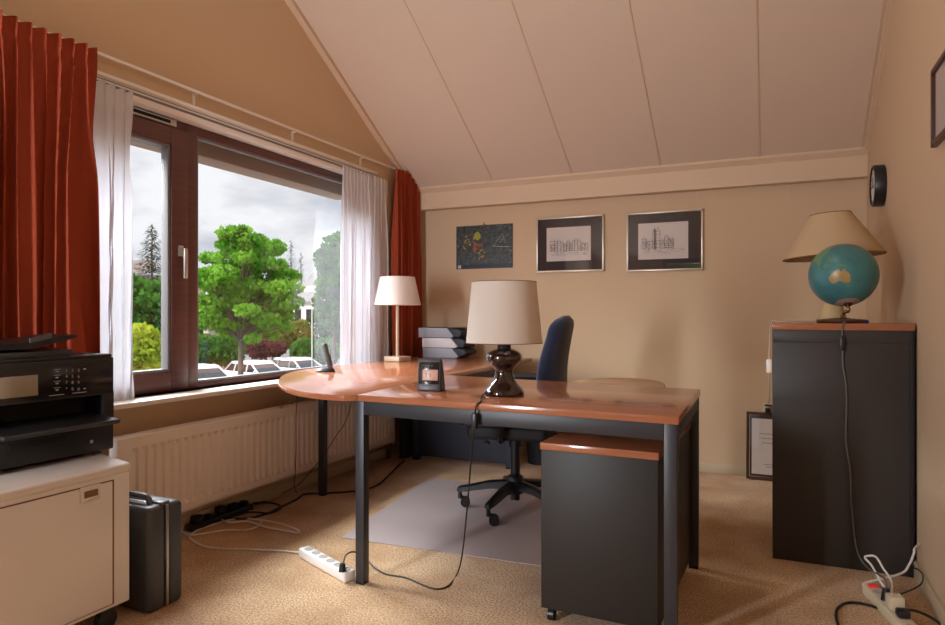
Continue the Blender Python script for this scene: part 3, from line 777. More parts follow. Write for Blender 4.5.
# ------------------------------------------------------------------ pictures on the back wall
def framed(px0, px1, py0, py1, label, seed, style):
    a = at_y(px0, (py0[0] + py1[0]) / 2, YB); b_ = at_y(px1, (py0[1] + py1[1]) / 2, YB)
    z1 = (at_y(px0, py0[0], YB).z + at_y(px1, py0[1], YB).z) / 2; z0 = (at_y(px0, py1[0], YB).z + at_y(px1, py1[1], YB).z) / 2
    x0, x1 = a.x, b_.x
    t = thing('framed_picture', label, 'picture', ((x0 + x1) / 2, YB, z0), 'framed town etchings')
    f = MB(); fw = .014
    rrect(f, x0, x1, z0, z1, fw, YB - .022, YB)
    link('frame', f, 'framealu', t)
    link('mat_board', MB().box(x0 + fw, x1 - fw, YB - .012, YB - .004, z0 + fw, z1 - fw), 'matboard', t)
    mw = (x1 - x0) * .165; mh0 = (z1 - z0) * .20; mh1 = (z1 - z0) * .19
    X0, X1, Z0, Z1 = x0 + mw * .95, x1 - mw * 1.15, z0 + mh0, z1 - mh1
    pr = MB().box(X0, X1, YB - .0135, YB - .012, Z0, Z1)
    pp_ = link('print', pr, 'paper', t)
    rnd = random.Random(seed); d = MB(); yy = YB - .0142
    W_, Hh = X1 - X0, Z1 - Z0; gx = Z0 + Hh * .27
    def ln(xa, za, xb, zb, th, mi=0):
        v = Vector((xb - xa, 0, zb - za)); n_ = Vector((-v.z, 0, v.x)).normalized() * th
        A_, B_ = Vector((xa, yy, za)), Vector((xb, yy, zb)); d.quad(A_ - n_, B_ - n_, B_ + n_, A_ + n_, mi)
    xx = X0 + W_ * .08
    while xx < X1 - W_ * (.10 if style == 0 else .35):
        bw = W_ * rnd.uniform(.05, .10); bh = Hh * rnd.uniform(.18, .33)
        if style == 1 and .28 < (xx - X0) / W_ < .40: bh = Hh * .5
        ln(xx, gx, xx, gx + bh, .0013); ln(xx + bw, gx, xx + bw, gx + bh, .0013); ln(xx, gx + bh, xx + bw, gx + bh, .0013)
        ln(xx, gx + bh, xx + bw / 2, gx + bh * 1.22, .0008); ln(xx + bw / 2, gx + bh * 1.22, xx + bw, gx + bh, .0008)
        for r_ in range(5):
            for c_ in range(3):
                if rnd.random() < .8:
                    ax_ = xx + bw * (.14 + .28 * c_); az = gx + bh * (.08 + .18 * r_); s_ = bw * .16
                    d.quad((ax_, yy, az), (ax_ + s_, yy, az), (ax_ + s_, yy, az + s_ * 1.3), (ax_, yy, az + s_ * 1.3), rnd.choice((0, 0, 1)))
        xx += bw * 1.02
    for _ in range(150):                                # trees and ground scribble
        cx_ = rnd.choice((.14, .2, .45, .52, .8)) if style == 0 else rnd.choice((.12, .18, .32, .55, .62, .7))
        ax_ = X0 + W_ * (cx_ + rnd.gauss(0, .035)); az = gx + Hh * abs(rnd.gauss(.12, .09)); s_ = rnd.uniform(.002, .006)
        d.quad((ax_, yy, az), (ax_ + s_, yy, az + s_ * .3), (ax_ + s_, yy, az + s_), (ax_, yy, az + s_ * .8), rnd.choice((0, 1)))
    for _ in range(60):
        ax_ = X0 + W_ * rnd.uniform(.07, .9); az = gx - Hh * rnd.uniform(.0, .12); ln(ax_, az, ax_ + W_ * rnd.uniform(.02, .09), az, .0006, 1)
    if style == 1: ln(X0 + W_ * .34, gx, X0 + W_ * .34, gx + Hh * .56, .004)
    link('drawing', d, ['ink', 'ink2'], t, parent=pp_, smooth=False)
    link('glass', MB().box(x0 + fw, x1 - fw, YB - .0185, YB - .017, z0 + fw, z1 - fw), 'pglass', t)
framed(537, 604.5, (218, 215), (272.5, 271.5), 'silver framed town drawing in a dark mat, between poster and other drawing', 2, 0)
framed(627, 703.5, (213, 209.5), (271, 271), 'silver framed drawing of a tall tower in a dark mat, rightmost on back wall', 5, 1)

# nature poster
pa, pb_ = at_y(456.5, 248, YB), at_y(513, 245, YB); pz1 = at_y(485, 225, YB).z; pz0 = at_y(485, 268.5, YB).z
ps = thing('poster', 'dark nature poster with yellow and red flecks pinned on the back wall', 'poster', ((pa.x + pb_.x) / 2, YB, pz0))
M['poster_dark'] = mat('poster_print', rgb(24, 27, 30), .3, noise=(38, rgb(74, 82, 78), (1, 1, 1), 10))
for nm, c_ in (('p_lime', (150, 152, 30)), ('p_red', (176, 62, 50)), ('p_orange', (180, 116, 50)), ('p_sage', (84, 110, 80)), ('p_navy', (24, 27, 40)), ('p_white', (196, 196, 190)), ('p_grey', (96, 98, 96))):
    M[nm] = mat('poster_' + nm[2:], rgb(*c_), .4)
link('sheet', MB().box(pa.x, pb_.x, YB - .004, YB - .001, pz0, pz1), 'poster_dark', ps)
pr = MB(); rnd = random.Random(4); PWd, PHt = pb_.x - pa.x, pz1 - pz0; yy = YB - .0046
def blob(u, v, r, mi, n_=9, st=1.0, lay=0):
    pr.poly([(pa.x + PWd * u + r * math.cos(2 * PI * i / n_) * rnd.uniform(.7, 1.15), yy - lay, pz0 + PHt * v + r * st * math.sin(2 * PI * i / n_) * rnd.uniform(.7, 1.15)) for i in range(n_)][::-1], mi)
blob(.38, .76, .036, 0, 14, .95, .0003)
for _ in range(16): blob(rnd.gauss(.2, .06), rnd.gauss(.62, .07), rnd.uniform(.004, .011), rnd.choice((0, 2, 2)), 6)
for _ in range(16): blob(rnd.gauss(.38, .035), rnd.gauss(.5, .06), rnd.uniform(.006, .012), rnd.choice((1, 1, 2)), 6)
for _ in range(14): blob(rnd.gauss(.46, .05), rnd.gauss(.3, .06), rnd.uniform(.004, .010), rnd.choice((0, 2)), 6)
for _ in range(110): blob(rnd.uniform(.06, .95), rnd.uniform(.16, .42), rnd.uniform(.001, .003), rnd.choice((6, 6, 3)), 5)
for _ in range(60):
    u, v = rnd.gauss(.78, .10), rnd.gauss(.68, .13); a = rnd.uniform(-.3, 1.2); l_ = rnd.uniform(.015, .04)
    A_ = Vector((pa.x + PWd * min(max(u, .5), .93), yy, pz0 + PHt * min(max(v, .3), .93))); B_ = A_ + Vector((math.cos(a), 0, math.sin(a))) * l_
    B_.x = min(B_.x, pb_.x - .01); B_.z = min(B_.z, pz1 - .01); n_ = Vector((0, 0, .0012)); pr.quad(A_, B_, B_ + n_, A_ + n_, rnd.choice((3, 3, 6, 5)))
for a_, b_ in (((.66, .50), (.82, .78)), ((.66, .50), (.93, .47)), ((.82, .78), (.86, .60))):
    A_ = Vector((pa.x + PWd * a_[0], yy - .0003, pz0 + PHt * a_[1])); B_ = Vector((pa.x + PWd * b_[0], yy - .0003, pz0 + PHt * b_[1])); n_ = Vector((.001, 0, .003)); pr.quad(A_, B_, B_ + n_, A_ + n_, 5)
pr.quad((pa.x + .01, yy, pz0 + .004), (pb_.x - .005, yy, pz0 + .004), (pb_.x - .005, yy, pz0 + .035), (pa.x + .01, yy, pz0 + .035), 4)
q0 = pa.x + .016
pr.quad((q0, yy - .0003, pz0 + .006), (q0 + .028, yy - .0003, pz0 + .006), (q0 + .028, yy - .0003, pz0 + .032), (q0, yy - .0003, pz0 + .032), 5)
link('print', pr, ['p_lime', 'p_red', 'p_orange', 'p_sage', 'p_navy', 'p_white', 'p_grey'], ps, smooth=False)
link('hanger', MB().box((pa.x + pb_.x) / 2 - .012, (pa.x + pb_.x) / 2 + .012, YB - .006, YB, pz1 - .006, pz1 + .008, .001).box((pa.x + pb_.x) / 2 - .003, (pa.x + pb_.x) / 2 + .003, YB - .006, YB, pz1 + .006, pz1 + .022, .001), 'brass', ps)

# clock on the right wall
ck = at_x(884, 185.5, XR)
CKR = .112
kk = thing('wall_clock', 'round black wall clock seen edge-on high on the right wall', 'clock', (XR, ck.y, ck.z - CKR))
ry = Matrix.Translation((XR, ck.y, ck.z)) @ Matrix.Rotation(-PI / 2, 4, 'Y')
link('case', MB().lathe([(0, 0), (CKR * .96, 0), (CKR, .004), (CKR, .05), (CKR * .97, .056), (CKR * .90, .056), (CKR * .90, .046), (0, .046)], (0, 0, 0), 56).xf(ry), 'blk', kk)
link('dial', MB().lathe([(0, .046), (CKR * .895, .046), (CKR * .895, .048), (0, .048)], (0, 0, 0), 48).xf(ry), 'shade_white', kk)
hn = MB().box(-.003, .003, -.01, .065, .049, .051).box(-.01, .05, -.004, .004, .051, .053).xf(ry)
link('hands', hn, 'blk', kk)
for i in range(12):
    tk = MB().box(-.0025, .0025, CKR * .74, CKR * .86, .0482, .0495, rot=(2 * PI * i / 12, 0, 0))
    link('hour_mark', tk.xf(ry), 'blk', kk)

# picture on the right wall, mostly outside the frame
a = at_x(937, 70, XR); b_ = at_x(938.5, 146, XR)
fy1 = a.y; z1, z0 = a.z, b_.z
fp = thing('framed_picture', 'dark framed picture on the right wall at the photo edge', 'picture', (XR, fy1 - .2, z0))
f = MB()
for (y0, y1, za, zb) in ((fy1 - .42, fy1 - .40, z0, z1), (fy1 - .02, fy1, z0, z1), (fy1 - .42, fy1, z0, z0 + .02), (fy1 - .42, fy1, z1 - .02, z1)): f.box(XR - .02, XR, y0, y1, za, zb, .002)
link('frame', f, 'framewood', fp)
link('print', MB().box(XR - .008, XR - .002, fy1 - .40, fy1 - .02, z0 + .02, z1 - .02), 'paper', fp)
link('glass', MB().box(XR - .014, XR - .0125, fy1 - .40, fy1 - .02, z0 + .02, z1 - .02), 'pglass', fp)

# certificate frame standing on the floor against the back wall
ca = at_z(746, 479.5); cw, chh = .34, .445
ct = thing('framed_certificate', 'brown framed document standing on the carpet against the back wall', 'picture', (ca.x + cw / 2, YB - .06, 0))
cf = MB()
rrect(cf, 0, cw, 0, chh, .018, -.018, 0)
tm = Matrix.Translation((ca.x, YB - .075, 0.0)) @ Matrix.Rotation(math.radians(-7.2), 4, 'X')
tm = Matrix.Translation((ca.x, YB - .085, .003)) @ Matrix.Rotation(math.radians(-8.5), 4, 'X')
link('frame', cf.xf(tm), 'framewood', ct)
link('document', MB().box(.022, cw - .022, -.008, -.004, .022, chh - .022).xf(tm), 'matboard', ct)
dd = MB().box(.034, cw - .034, -.0095, -.008, .036, chh - .044)
dc = link('paper', dd.xf(tm), 'paper', ct, label if False else None)
lnn = MB(); rnd = random.Random(9)
for i, zz in enumerate((.30, .27, .24, .10, .085)):
    lnn = MB().box(.08 + .01 * i, cw - .09 - .02 * i, -.0105, -.0095, zz, zz + .004)
    link('text_line', lnn.xf(tm), 'ink2', ct, parent=dc)
link('glass', MB().box(.022, cw - .022, -.0145, -.013, .022, chh - .022).xf(tm), 'pglass', ct)

# ------------------------------------------------------------------ things on the desk
# brown table lamp
bl_ = at_z(499, 396.5, T); BLx, BLy = bl_.x, bl_.y + .055
tl_ = thing('table_lamp', 'brown glazed hourglass lamp with beige drum shade on the desk', 'lamp', (BLx, BLy, T), 'table lamps')
prof = [(0, 0), (.074, 0), (.081, .006), (.082, .014), (.076, .024), (.060, .040), (.046, .060), (.038, .082), (.036, .098), (.042, .112), (.058, .124), (.070, .138), (.074, .152), (.071, .164), (.058, .176), (.04, .184), (.028, .188), (0, .188)]
link('base', MB().lathe(prof, (BLx, BLy, T), 56), 'ceramic', tl_)
link('socket', MB().cyl((BLx, BLy, T + .186), (BLx, BLy, T + .225), .027).cyl((BLx, BLy, T + .22), (BLx, BLy, T + .3), .014), 'blk_matt', tl_)
dpt = (Vector((BLx, BLy, 0)) - EYE).dot(FW); ppm = F / dpt
zb_ = H - (343 - HY) / ppm; zt_ = H - (282 - HY) / ppm; rb_ = 77.5 / 2 / ppm * .985; rt_ = 65.5 / 2 / ppm * .985
sh = link('lamp_shade', MB().lathe([(rb_ - .002, 0), (rb_, 0), (rt_, zt_ - zb_), (rt_ - .002, zt_ - zb_), (rb_ - .002, 0)], (BLx, BLy, zb_), 72), 'shade_beige', tl_)
for r_, z_ in ((rb_, zb_ + .001), (rt_, zt_)):
    ed = MB().tube([(BLx + r_ * math.cos(2 * PI * i / 48), BLy + r_ * math.sin(2 * PI * i / 48), z_) for i in range(49)], .0016, 6, smooth=0)
    link('shade_trim', ed, 'shade_edge', tl_, parent=sh)
br = MB()
for i in range(3):
    a = 2 * PI * i / 3 + .5; br.tube([(BLx, BLy, zt_ - .03), (BLx + rt_ * math.cos(a), BLy + rt_ * math.sin(a), zt_ - .004)], .002, 6, smooth=0)
br.cyl((BLx, BLy, T + .29), (BLx, BLy, zt_ - .025), .005)
link('shade_carrier', br, 'brass', tl_)
# its cord, over the desk edge, down to the floor and to the white power strip
S1a, S1b = at_z(303.5, 556, .0), at_z(350, 582, .0)
def edge_y(x): return FLJ.y + (FRC.y - FLJ.y) * (x - FLJ.x) / (FRC.x - FLJ.x)
ex = at_z(482, 402, T).x
ey = edge_y(ex)
pc = [Vector((BLx - .07, BLy - .035, T + .008)), Vector((BLx * .5 - .04 + ex * .5, (BLy - .035 + ey) / 2, T + .0045)), Vector((ex + .005, ey + .012, T + .004)), Vector((ex - .005, ey - .008, T - .01)), at_y(474, 424, ey - .012), at_y(471, 460, ey + .0), at_y(467, 510, ey + .03), at_z(462, 556, .10)]
pc += [at_z(457, 574, .004), at_z(448, 586, .004), at_z(436, 589, .004), at_z(423, 585, .004), at_z(405, 577.5, .004), at_z(386, 574, .004), at_z(373, 566, .012), at_z(366, 559, .03), at_z(355, 552, .06), at_z(346, 555, .075), at_z(342.5, 567, .055)]
cdr = link('cord', MB().tube(pc, .0032), 'cord_blk', tl_)
swm = at_y(474.5, 421, ey - .014)
link('cord_switch', MB().box(-.011, .011, -.009, .009, -.03, .03, .006).xf(Matrix.Translation(swm)), 'blk', tl_, parent=cdr)
pq = at_z(342.5, 571, .045)
link('plug', MB().cyl(pq - Vector((0, 0, .0)), pq + Vector((0, 0, .03)), .016, .011), 'blk', tl_, parent=cdr)

# weather station clock
wc0 = at_z(416.8, 391, T); wc1 = at_z(436.5, 391.5, T)
ws = thing('weather_station', 'small dark grey desk weather clock with pinkish display left of lamp', 'clock', ((wc0.x + wc1.x) / 2, wc0.y + .03, T))
wd = (wc1 - wc0); wd.z = 0; wl = .104; wang = math.radians(10)
wm = Matrix.Translation((wc0.x, wc0.y, T)) @ Matrix.Rotation(wang, 4, 'Z')
hgt = .136
bodyp = [(.0, 0), (.085, 0), (.078, .02), (.040, hgt), (.016, hgt)]          # (y,z)
body = MB().prism([(y, z) for y, z in bodyp], 0, wl, axis='x', bevel=.006, seg=3)
link('case', body.xf(wm), 'greydark', ws)
def onface(x0, x1, s0, s1, d, th, mbx):      # boxes on the slanted front face
    sl_ = math.atan2(.016, hgt); mm = Matrix.Rotation(-sl_, 4, 'X')
    mbx.box(x0, x1, -d - th, -d, s0, s1, .001, rot=mm); return mbx
bz = onface(.007, wl - .007, .030, hgt - .012, -.001, .003, MB()).xf(wm)
link('bezel', bz, 'gloss_blk', ws)
dsp = onface(.024, wl - .012, .046, .092, .0015, .0015, MB()).xf(wm)
ds = link('display', dsp, 'lcd', ws)
dg = MB()
for x0 in (.036, .052):
    for (a0, a1, s0, s1) in ((0, .008, .076, .0775), (0, .008, .068, .0695), (0, .008, .060, .0615), (0, .0015, .068, .0775), (.0065, .008, .060, .0775)):
        onface(x0 + a0, x0 + a1, s0, s1, .003, .0006, dg)
link('digits', dg.xf(wm), 'ink', ws, parent=ds)
link('button', onface(.014, wl - .014, .006, .022, -.002, .005, MB()).xf(wm), 'grey_pl', ws)
tb_ = MB()
for i in range(4): onface(.018 + i * .014, .026 + i * .014, .106, .110, .0015, .001, tb_)
link('icons', tb_.xf(wm), 'grey_pl', ws)

# cordless phone on its charger
ph = at_z(325.5, 371.5, T)
pt = thing('cordless_phone', 'slim dark grey cordless phone upright in its charger by the window', 'phone', (ph.x, ph.y, T))
link('charger', MB().lathe([(0, 0), (.045, 0), (.048, .006), (.042, .016), (.025, .024), (0, .026)], (0, 0, 0), 32).xf(Matrix.Translation((ph.x, ph.y, T)) @ Matrix.Rotation(YAW, 4, 'Z') @ Matrix.Diagonal((1.15, .85, 1, 1))), 'greydark', pt)
hm = Matrix.Translation((ph.x + .028, ph.y + .012, T + .012)) @ Matrix.Rotation(YAW, 4, 'Z') @ Matrix.Rotation(math.radians(-14), 4, 'Y')
link('handset', MB().box(-.012, .012, -.022, .022, 0, .155, .009, seg=3).xf(hm), 'grey_pl', pt)
link('keypad', MB().box(.012, .0135, -.016, .016, .02, .085, .002).xf(hm), 'blk', pt)

# white lamp on the return
wlx, wly = -2.43, at_x(397.5, 358, -2.43).y
wt = thing('table_lamp', 'small white-shaded lamp on a square wooden foot by the red curtain', 'lamp', (wlx, wly, T), 'table lamps')
wd_ = (Vector((wlx, wly, 0)) - EYE).dot(FW); ppm = F / wd_
link('foot', MB().box(-.068, .068, -.068, .068, 0, .032, .003).xf(Matrix.Translation((wlx, wly, T)) @ Matrix.Rotation(math.radians(-8), 4, 'Z')), 'brush', wt)
link('stem', MB().cyl((wlx, wly, T + .03), (wlx, wly, T + .45), .0115), 'brush', wt)
zb_ = H - (305 - HY) / ppm; zt_ = H - (277 - HY) / ppm; rb_ = 46.5 / 2 / ppm; rt_ = 34.5 / 2 / ppm
sh = link('lamp_shade', MB().lathe([(rb_ - .002, 0), (rb_, 0), (rt_, zt_ - zb_), (rt_ - .002, zt_ - zb_), (rb_ - .002, 0)], (wlx, wly, zb_), 64), 'shade_white', wt)
br = MB()
for i in range(3):
    a = 2 * PI * i / 3; br.tube([(wlx, wly, zt_ - .02), (wlx + rt_ * math.cos(a), wly + rt_ * math.sin(a), zt_ - .004)], .002, 6, smooth=0)
br.cyl((wlx, wly, T + .44), (wlx, wly, zt_ - .015), .006)
link('shade_carrier', br, 'brass', wt)

# three magazine files lying on the return
fx_ = -2.475
zz = T
for i, (mm, dx, lab) in enumerate((('folder_g', .02, 'bottom grey magazine file of the stack on the desk return'), ('folder_w', .012, 'pale middle magazine file of the stack on the desk return'), ('folder_g', -.02, 'top grey magazine file of the stack on the desk return'))):
    y0 = 4.50; x0 = fx_ + dx; hh = .076
    t = thing('magazine_file', lab, 'magazine file', (x0 + .16, y0 + .12, zz), 'stacked magazine files')
    # lying on its narrow spine side: open slanted mouth points right
    poly = [(x0, zz + .001), (x0 + .28, zz + .001), (x0 + .30, zz + .012), (x0 + .245, zz + hh - .002), (x0, zz + hh - .002)]
    link('box', MB().prism(poly, y0, y0 + .235, axis='y', bevel=.002), mm, t)
    link('mouth', MB().prism([(x0 + .265, zz + .004), (x0 + .345, zz + .006 + .02 * (i == 0)), (x0 + .36, zz + .045), (x0 + .33, zz + hh - .008), (x0 + .225, zz + hh - .004)], y0 + .012, y0 + .225, axis='y', bevel=.002), 'folder_d', t)
    link('lid', MB().box(x0 + .002, x0 + .335, y0 + .004, y0 + .232, zz + hh - .002, zz + hh, .0005), 'folder_d', t)
    zz += hh + .001

# ------------------------------------------------------------------ white cabinet, printer, case at the left
WCX, WCY, WCT = -2.068, 1.628, .572
wcab = thing('low_cabinet', 'cream low office cabinet on casters carrying the black printer', 'cabinet', (-2.28, 1.25, 0))
wy0 = .86
def wfoot(e): return [(-2.54 - e, wy0 - e), (WCX + e, wy0 - e), (WCX + e, WCY + e), (-2.30, WCY + .062 + e), (-2.54 - e, WCY + .115 + e)]
link('body', MB().prism(wfoot(0), .085, WCT - .03, bevel=.004), 'cream_cab', wcab)
link('top', MB().prism(wfoot(.006), WCT - .032, WCT, bevel=.012, seg=4), 'cream_top', wcab)
link('door_gap', MB().box(WCX - .002, WCX + .002, wy0 + .02, WCY - .062, .097, WCT - .046), 'shade_edge', wcab)
dr = link('door', MB().box(WCX, WCX + .0045, wy0 + .03, WCY - .069, .10, WCT - .050, .003), 'cream_cab', wcab)
hy0, hy1, hz0, hz1 = at_x(79, 490, WCX).y, at_x(99, 490, WCX).y, at_x(90, 500, WCX).z, at_x(90, 485, WCX).z
hd = MB(); rrx_ = WCX + .0045
hd.box(rrx_, rrx_ + .004, hy0, hy1, hz0, hz1, .0015)
hl = link('handle', hd, 'cream_top', wcab, parent=dr)
link('finger_recess', MB().box(rrx_ + .003, rrx_ + .005, hy0 + .012, hy1 - .01, hz0 + .012, hz1 - .016), 'shade_edge', wcab, parent=hl)
for y_ in (WCY - .06, wy0 + .08):
    for x_ in (WCX - .045, -2.48):
        c_ = MB().cyl((x_ - .014, y_, .035), (x_ + .014, y_, .035), .035, seg=24).cyl((x_, y_, .05), (x_, y_, .085), .016)
        c_.box(x_ - .022, x_ + .022, y_ - .03, y_ + .03, .06, .085, .006)
        link('caster', c_, 'blk', wcab)

PX, PYR, PZ = -2.285, 1.735, WCT
prn = thing('printer', 'black all-in-one office printer standing on the cream low cabinet', 'printer', (-2.42, 1.4, PZ))
py0_ = PYR - .49
pxb = -2.535
def PZp(px, py, X=PX): return at_x(px, py, X)
ztop = PZp(105, 354).z; zpan1 = PZp(104, 362).z; zpan0 = PZp(105, 394).z; zmid = PZp(106, 418).z
bd = MB()
bd.box(pxb, PX - .005, py0_, PYR, PZ + .012, PZ + .115, .006)                     # lower body with the paper drawer
bd.box(pxb, PX - .10, py0_ + .01, PYR - .01, PZ + .11, zpan0 + .01, .004)         # recess back wall
bd.box(pxb, PX - .002, PYR - .05, PYR, PZ + .11, zpan0 + .01, .006)               # right cheek
bd.box(pxb, PX - .002, py0_, py0_ + .03, PZ + .11, zpan0 + .01, .006)
bd.box(pxb, PX - .004, py0_, PYR, zpan0 - .002, ztop - .012, .006)                # scanner body
link('body', bd, 'blk', prn)
for y_ in (py0_ + .05, PYR - .05):
    for x_ in (PX - .03, pxb + .03): link('foot', MB().cyl((x_, y_, PZ), (x_, y_, PZ + .014), .012), 'blk_matt', prn)
link('recess', MB().box(PX - .102, PX - .098, py0_ + .03, PYR - .05, PZ + .115, zpan0 - .004), 'dark', prn)
pn = MB().box(PX - .004, PX + .010, py0_ + .01, PYR - .012, zpan0, zpan1, .004)
pnl = link('control_panel', pn, 'gloss_blk', prn)
sy1 = PZp(36, 375).y; sz1 = PZp(36, 374.5).z; sz0 = PZp(36, 395).z
link('screen', MB().box(PX + .009, PX + .0115, py0_ + .06, sy1, sz0, sz1, .001), 'scr', prn, parent=pnl)
def glyph(mb, ch_, y, z, x, size):
    cu_ = bpy.data.curves.new('glyph', 'FONT'); cu_.body = ch_; cu_.size = size; cu_.align_x = 'CENTER'; cu_.align_y = 'CENTER'; cu_.extrude = .0004
    ob_ = bpy.data.objects.new('glyph', cu_); me_2 = ob_.to_mesh(); t_ = bmesh.new(); t_.from_mesh(me_2); ob_.to_mesh_clear()
    bpy.data.objects.remove(ob_); bpy.data.curves.remove(cu_)
    t_.transform(Matrix.Translation((x, y, z)) @ Matrix(((0, 0, 1, 0), (1, 0, 0, 0), (0, 1, 0, 0), (0, 0, 0, 1))))
    mb._merge(t_, 0)
kb = MB(); KEYS = ('123', '456', '789', '*0#')
for r_, pyy in enumerate((370.5, 376.5, 382.5, 389)):
    for c_i, px_ in enumerate((66.5, 72.5, 78.5)):
        q = PZp(px_, pyy, PX + .01); glyph(kb, KEYS[r_][c_i], q.y, q.z, PX + .0105, .015)
    q = PZp(57, pyy + 1, PX + .01); kb.box(PX + .0095, PX + .0112, q.y - .005, q.y + .005, q.z - .002, q.z + .002)
    kb.box(PX + .0095, PX + .0112, q.y - .012, q.y + .012, q.z + .007, q.z + .0085)
for px_, pyy in ((84.5, 369), (84.5, 388.5)):
    q = PZp(px_, pyy, PX + .01); kb.box(PX + .0095, PX + .0112, q.y - .005, q.y + .005, q.z - .002, q.z + .002)
for px_, pyy in ((57, 395), (80, 392.5)):
    q = PZp(px_, pyy, PX + .01); kb.box(PX + .0095, PX + .0112, q.y - .028, q.y + .025, q.z - .001, q.z + .0012)
link('keypad', kb, 'hole', prn, parent=pnl)
tz = PZp(112, 417.5, PX + .08).z
ty = MB().prism([(PX - .09, tz + .012), (PX + .10, tz - .006), (PX + .105, tz - .012), (PX + .10, tz - .022), (PX - .09, tz - .006)], py0_ + .03, PYR - .055, axis='y', bevel=.002)
link('output_tray', ty, 'blk', prn)
dwz = PZ + .06
dwb = MB().box(PX - .006, PX + .006, py0_ + .01, PYR - .06, PZ + .018, PZ + .108, .004)
dw = link('paper_drawer', dwb, 'blk', prn)
link('drawer_grip', MB().box(PX + .004, PX + .008, py0_ + .1, PYR - .2, PZ + .075, PZ + .095, .002), 'dark', prn, parent=dw)
q = PZp(80, 446, PX)
link('badge', MB().box(PX + .0055, PX + .0075, PYR - .105, PYR - .093, PZ + .05, PZ + .062, .001), 'hole', prn, parent=dw)
lid = MB().box(pxb, PX - .008, py0_ + .002, PYR - .004, ztop - .014, ztop, .006)
link('scanner_lid', lid, 'blk', prn)
adf = MB().prism([(pxb + .01, ztop), (PX - .03, ztop), (PX - .04, ztop + .022), (pxb + .04, ztop + .03)], py0_ + .02, PYR - .14, axis='y', bevel=.003)
link('document_feeder', adf, 'blk', prn)
# sloping document tray: rises to the right
tA = PZp(0, 352, PX - .08); tB = PZp(70, 334.5, PX - .08)
trp = [(py0_ - .02, ztop + .028), (PYR - .30, ztop + .030), (PYR - .14, ztop + .062), (PYR - .125, ztop + .070), (PYR - .14, ztop + .076), (PYR - .32, ztop + .052), (py0_ - .02, ztop + .046)]
link('document_tray', MB().prism(trp, pxb + .02, PX - .03, axis='x'), 'blk', prn)
link('tray_guide', MB().prism([(PYR - .30, ztop + .05), (PYR - .225, ztop + .066), (PYR - .225, ztop + .084), (PYR - .30, ztop + .066)], PX - .032, PX - .026, axis='x'), 'grey_pl', prn)

# hard case on the floor
KX, KY0, KY1, KZ = -2.06, 1.70, 1.858, .387
cs = thing('hard_case', 'graphite hard shell case standing upright between cream cabinet and radiator', 'case', (-2.25, (KY0 + KY1) / 2, 0))
ym = (KY0 + KY1) / 2 + .004
link('shell', MB().box(-2.33, KX, KY0, ym - .004, .0, KZ, .022, seg=4), 'case', cs)
link('shell', MB().box(-2.33, KX, ym + .004, KY1, .0, KZ, .022, seg=4), 'case', cs)
link('seam_band', MB().box(-2.325, KX + .001, ym - .006, ym + .006, .006, KZ - .004, .003), 'steel', cs)
link('handle', MB().tube([(-2.12, ym - .03, KZ - .01), (-2.13, ym - .03, KZ + .022), (-2.19, ym - .03, KZ + .028), (-2.25, ym - .03, KZ + .022), (-2.26, ym - .03, KZ - .01)], .011), 'grey_pl', cs)
link('latch', MB().box(-2.12, -2.07, ym - .02, ym + .02, KZ - .006, KZ + .008, .004), 'grey_pl', cs)

# ------------------------------------------------------------------ power strips and cables
def strip(name, a, b, wdt, hgt, mm, label, n, switch=False):
    a = Vector((a.x, a.y, 0)); b = Vector((b.x, b.y, 0)); d = b - a; L_ = d.length; ang = math.atan2(d.y, d.x)
    t = thing(name, label, 'power strip', a)
    mtx = Matrix.Translation(a) @ Matrix.Rotation(ang, 4, 'Z')
    h = link('housing', MB().box(0, L_, -wdt / 2, wdt / 2, .0, hgt, .008, seg=3).xf(mtx), mm, t)
    s0 = .05 if not switch else .085
    st_ = (L_ - s0 - .03) / max(n - 1, 1)
    for i in range(n):
        x = s0 + st_ * i
        link('socket', MB().lathe([(0, 0), (.019, 0), (.0195, .0015), (.017, .002), (.016, -.001 + .0015), (0, .0012)], (x, 0, hgt), 24).xf(mtx), 'hole', t)
    if switch:
        link('switch', MB().box(.018, .042, -.016, .016, hgt - .002, hgt + .006, .002).xf(mtx), 'redsw', t)
    return t, mtx, L_, s0, st_
strip('power_strip', S1a, S1b, .054, .044, 'strip', 'white multi-socket power strip on the carpet beside the front desk leg', 6)
def floor_path(P, z=.005): return [at_z(x, y, z) for x, y in P]
wcab1 = floor_path([(301, 553), (280, 551), (255, 549.5), (225, 549), (203, 546), (192, 540), (190, 536), (198, 530), (215, 524), (236, 519), (258, 519.5), (280, 523.5), (296, 529), (300, 533), (290, 533), (268, 529), (248, 523), (232, 524), (222, 521), (230, 514), (244, 510.5), (262, 513)], .005)
for i, p in enumerate(wcab1): p.z = .005 + (.008 if 14 <= i <= 18 else 0)
solo('extension_cable', MB().tube(wcab1, .0048), 'cord_wht', 'white cable looping across the carpet to the white power strip', 'cable', wcab1[0])
wcab2 = floor_path([(180, 534), (188, 536.5), (200, 535), (216, 529), (240, 515), (262, 512.5)], .006)
for p in wcab2: p.z = .006
solo('extension_cable', MB().tube(floor_path([(181, 531), (190, 535), (206, 533), (226, 530), (246, 530), (258, 526), (262, 520)], .014), .004), 'cord_wht', 'short white cable curl by the black adapters under the radiator', 'cable', wcab2[0])
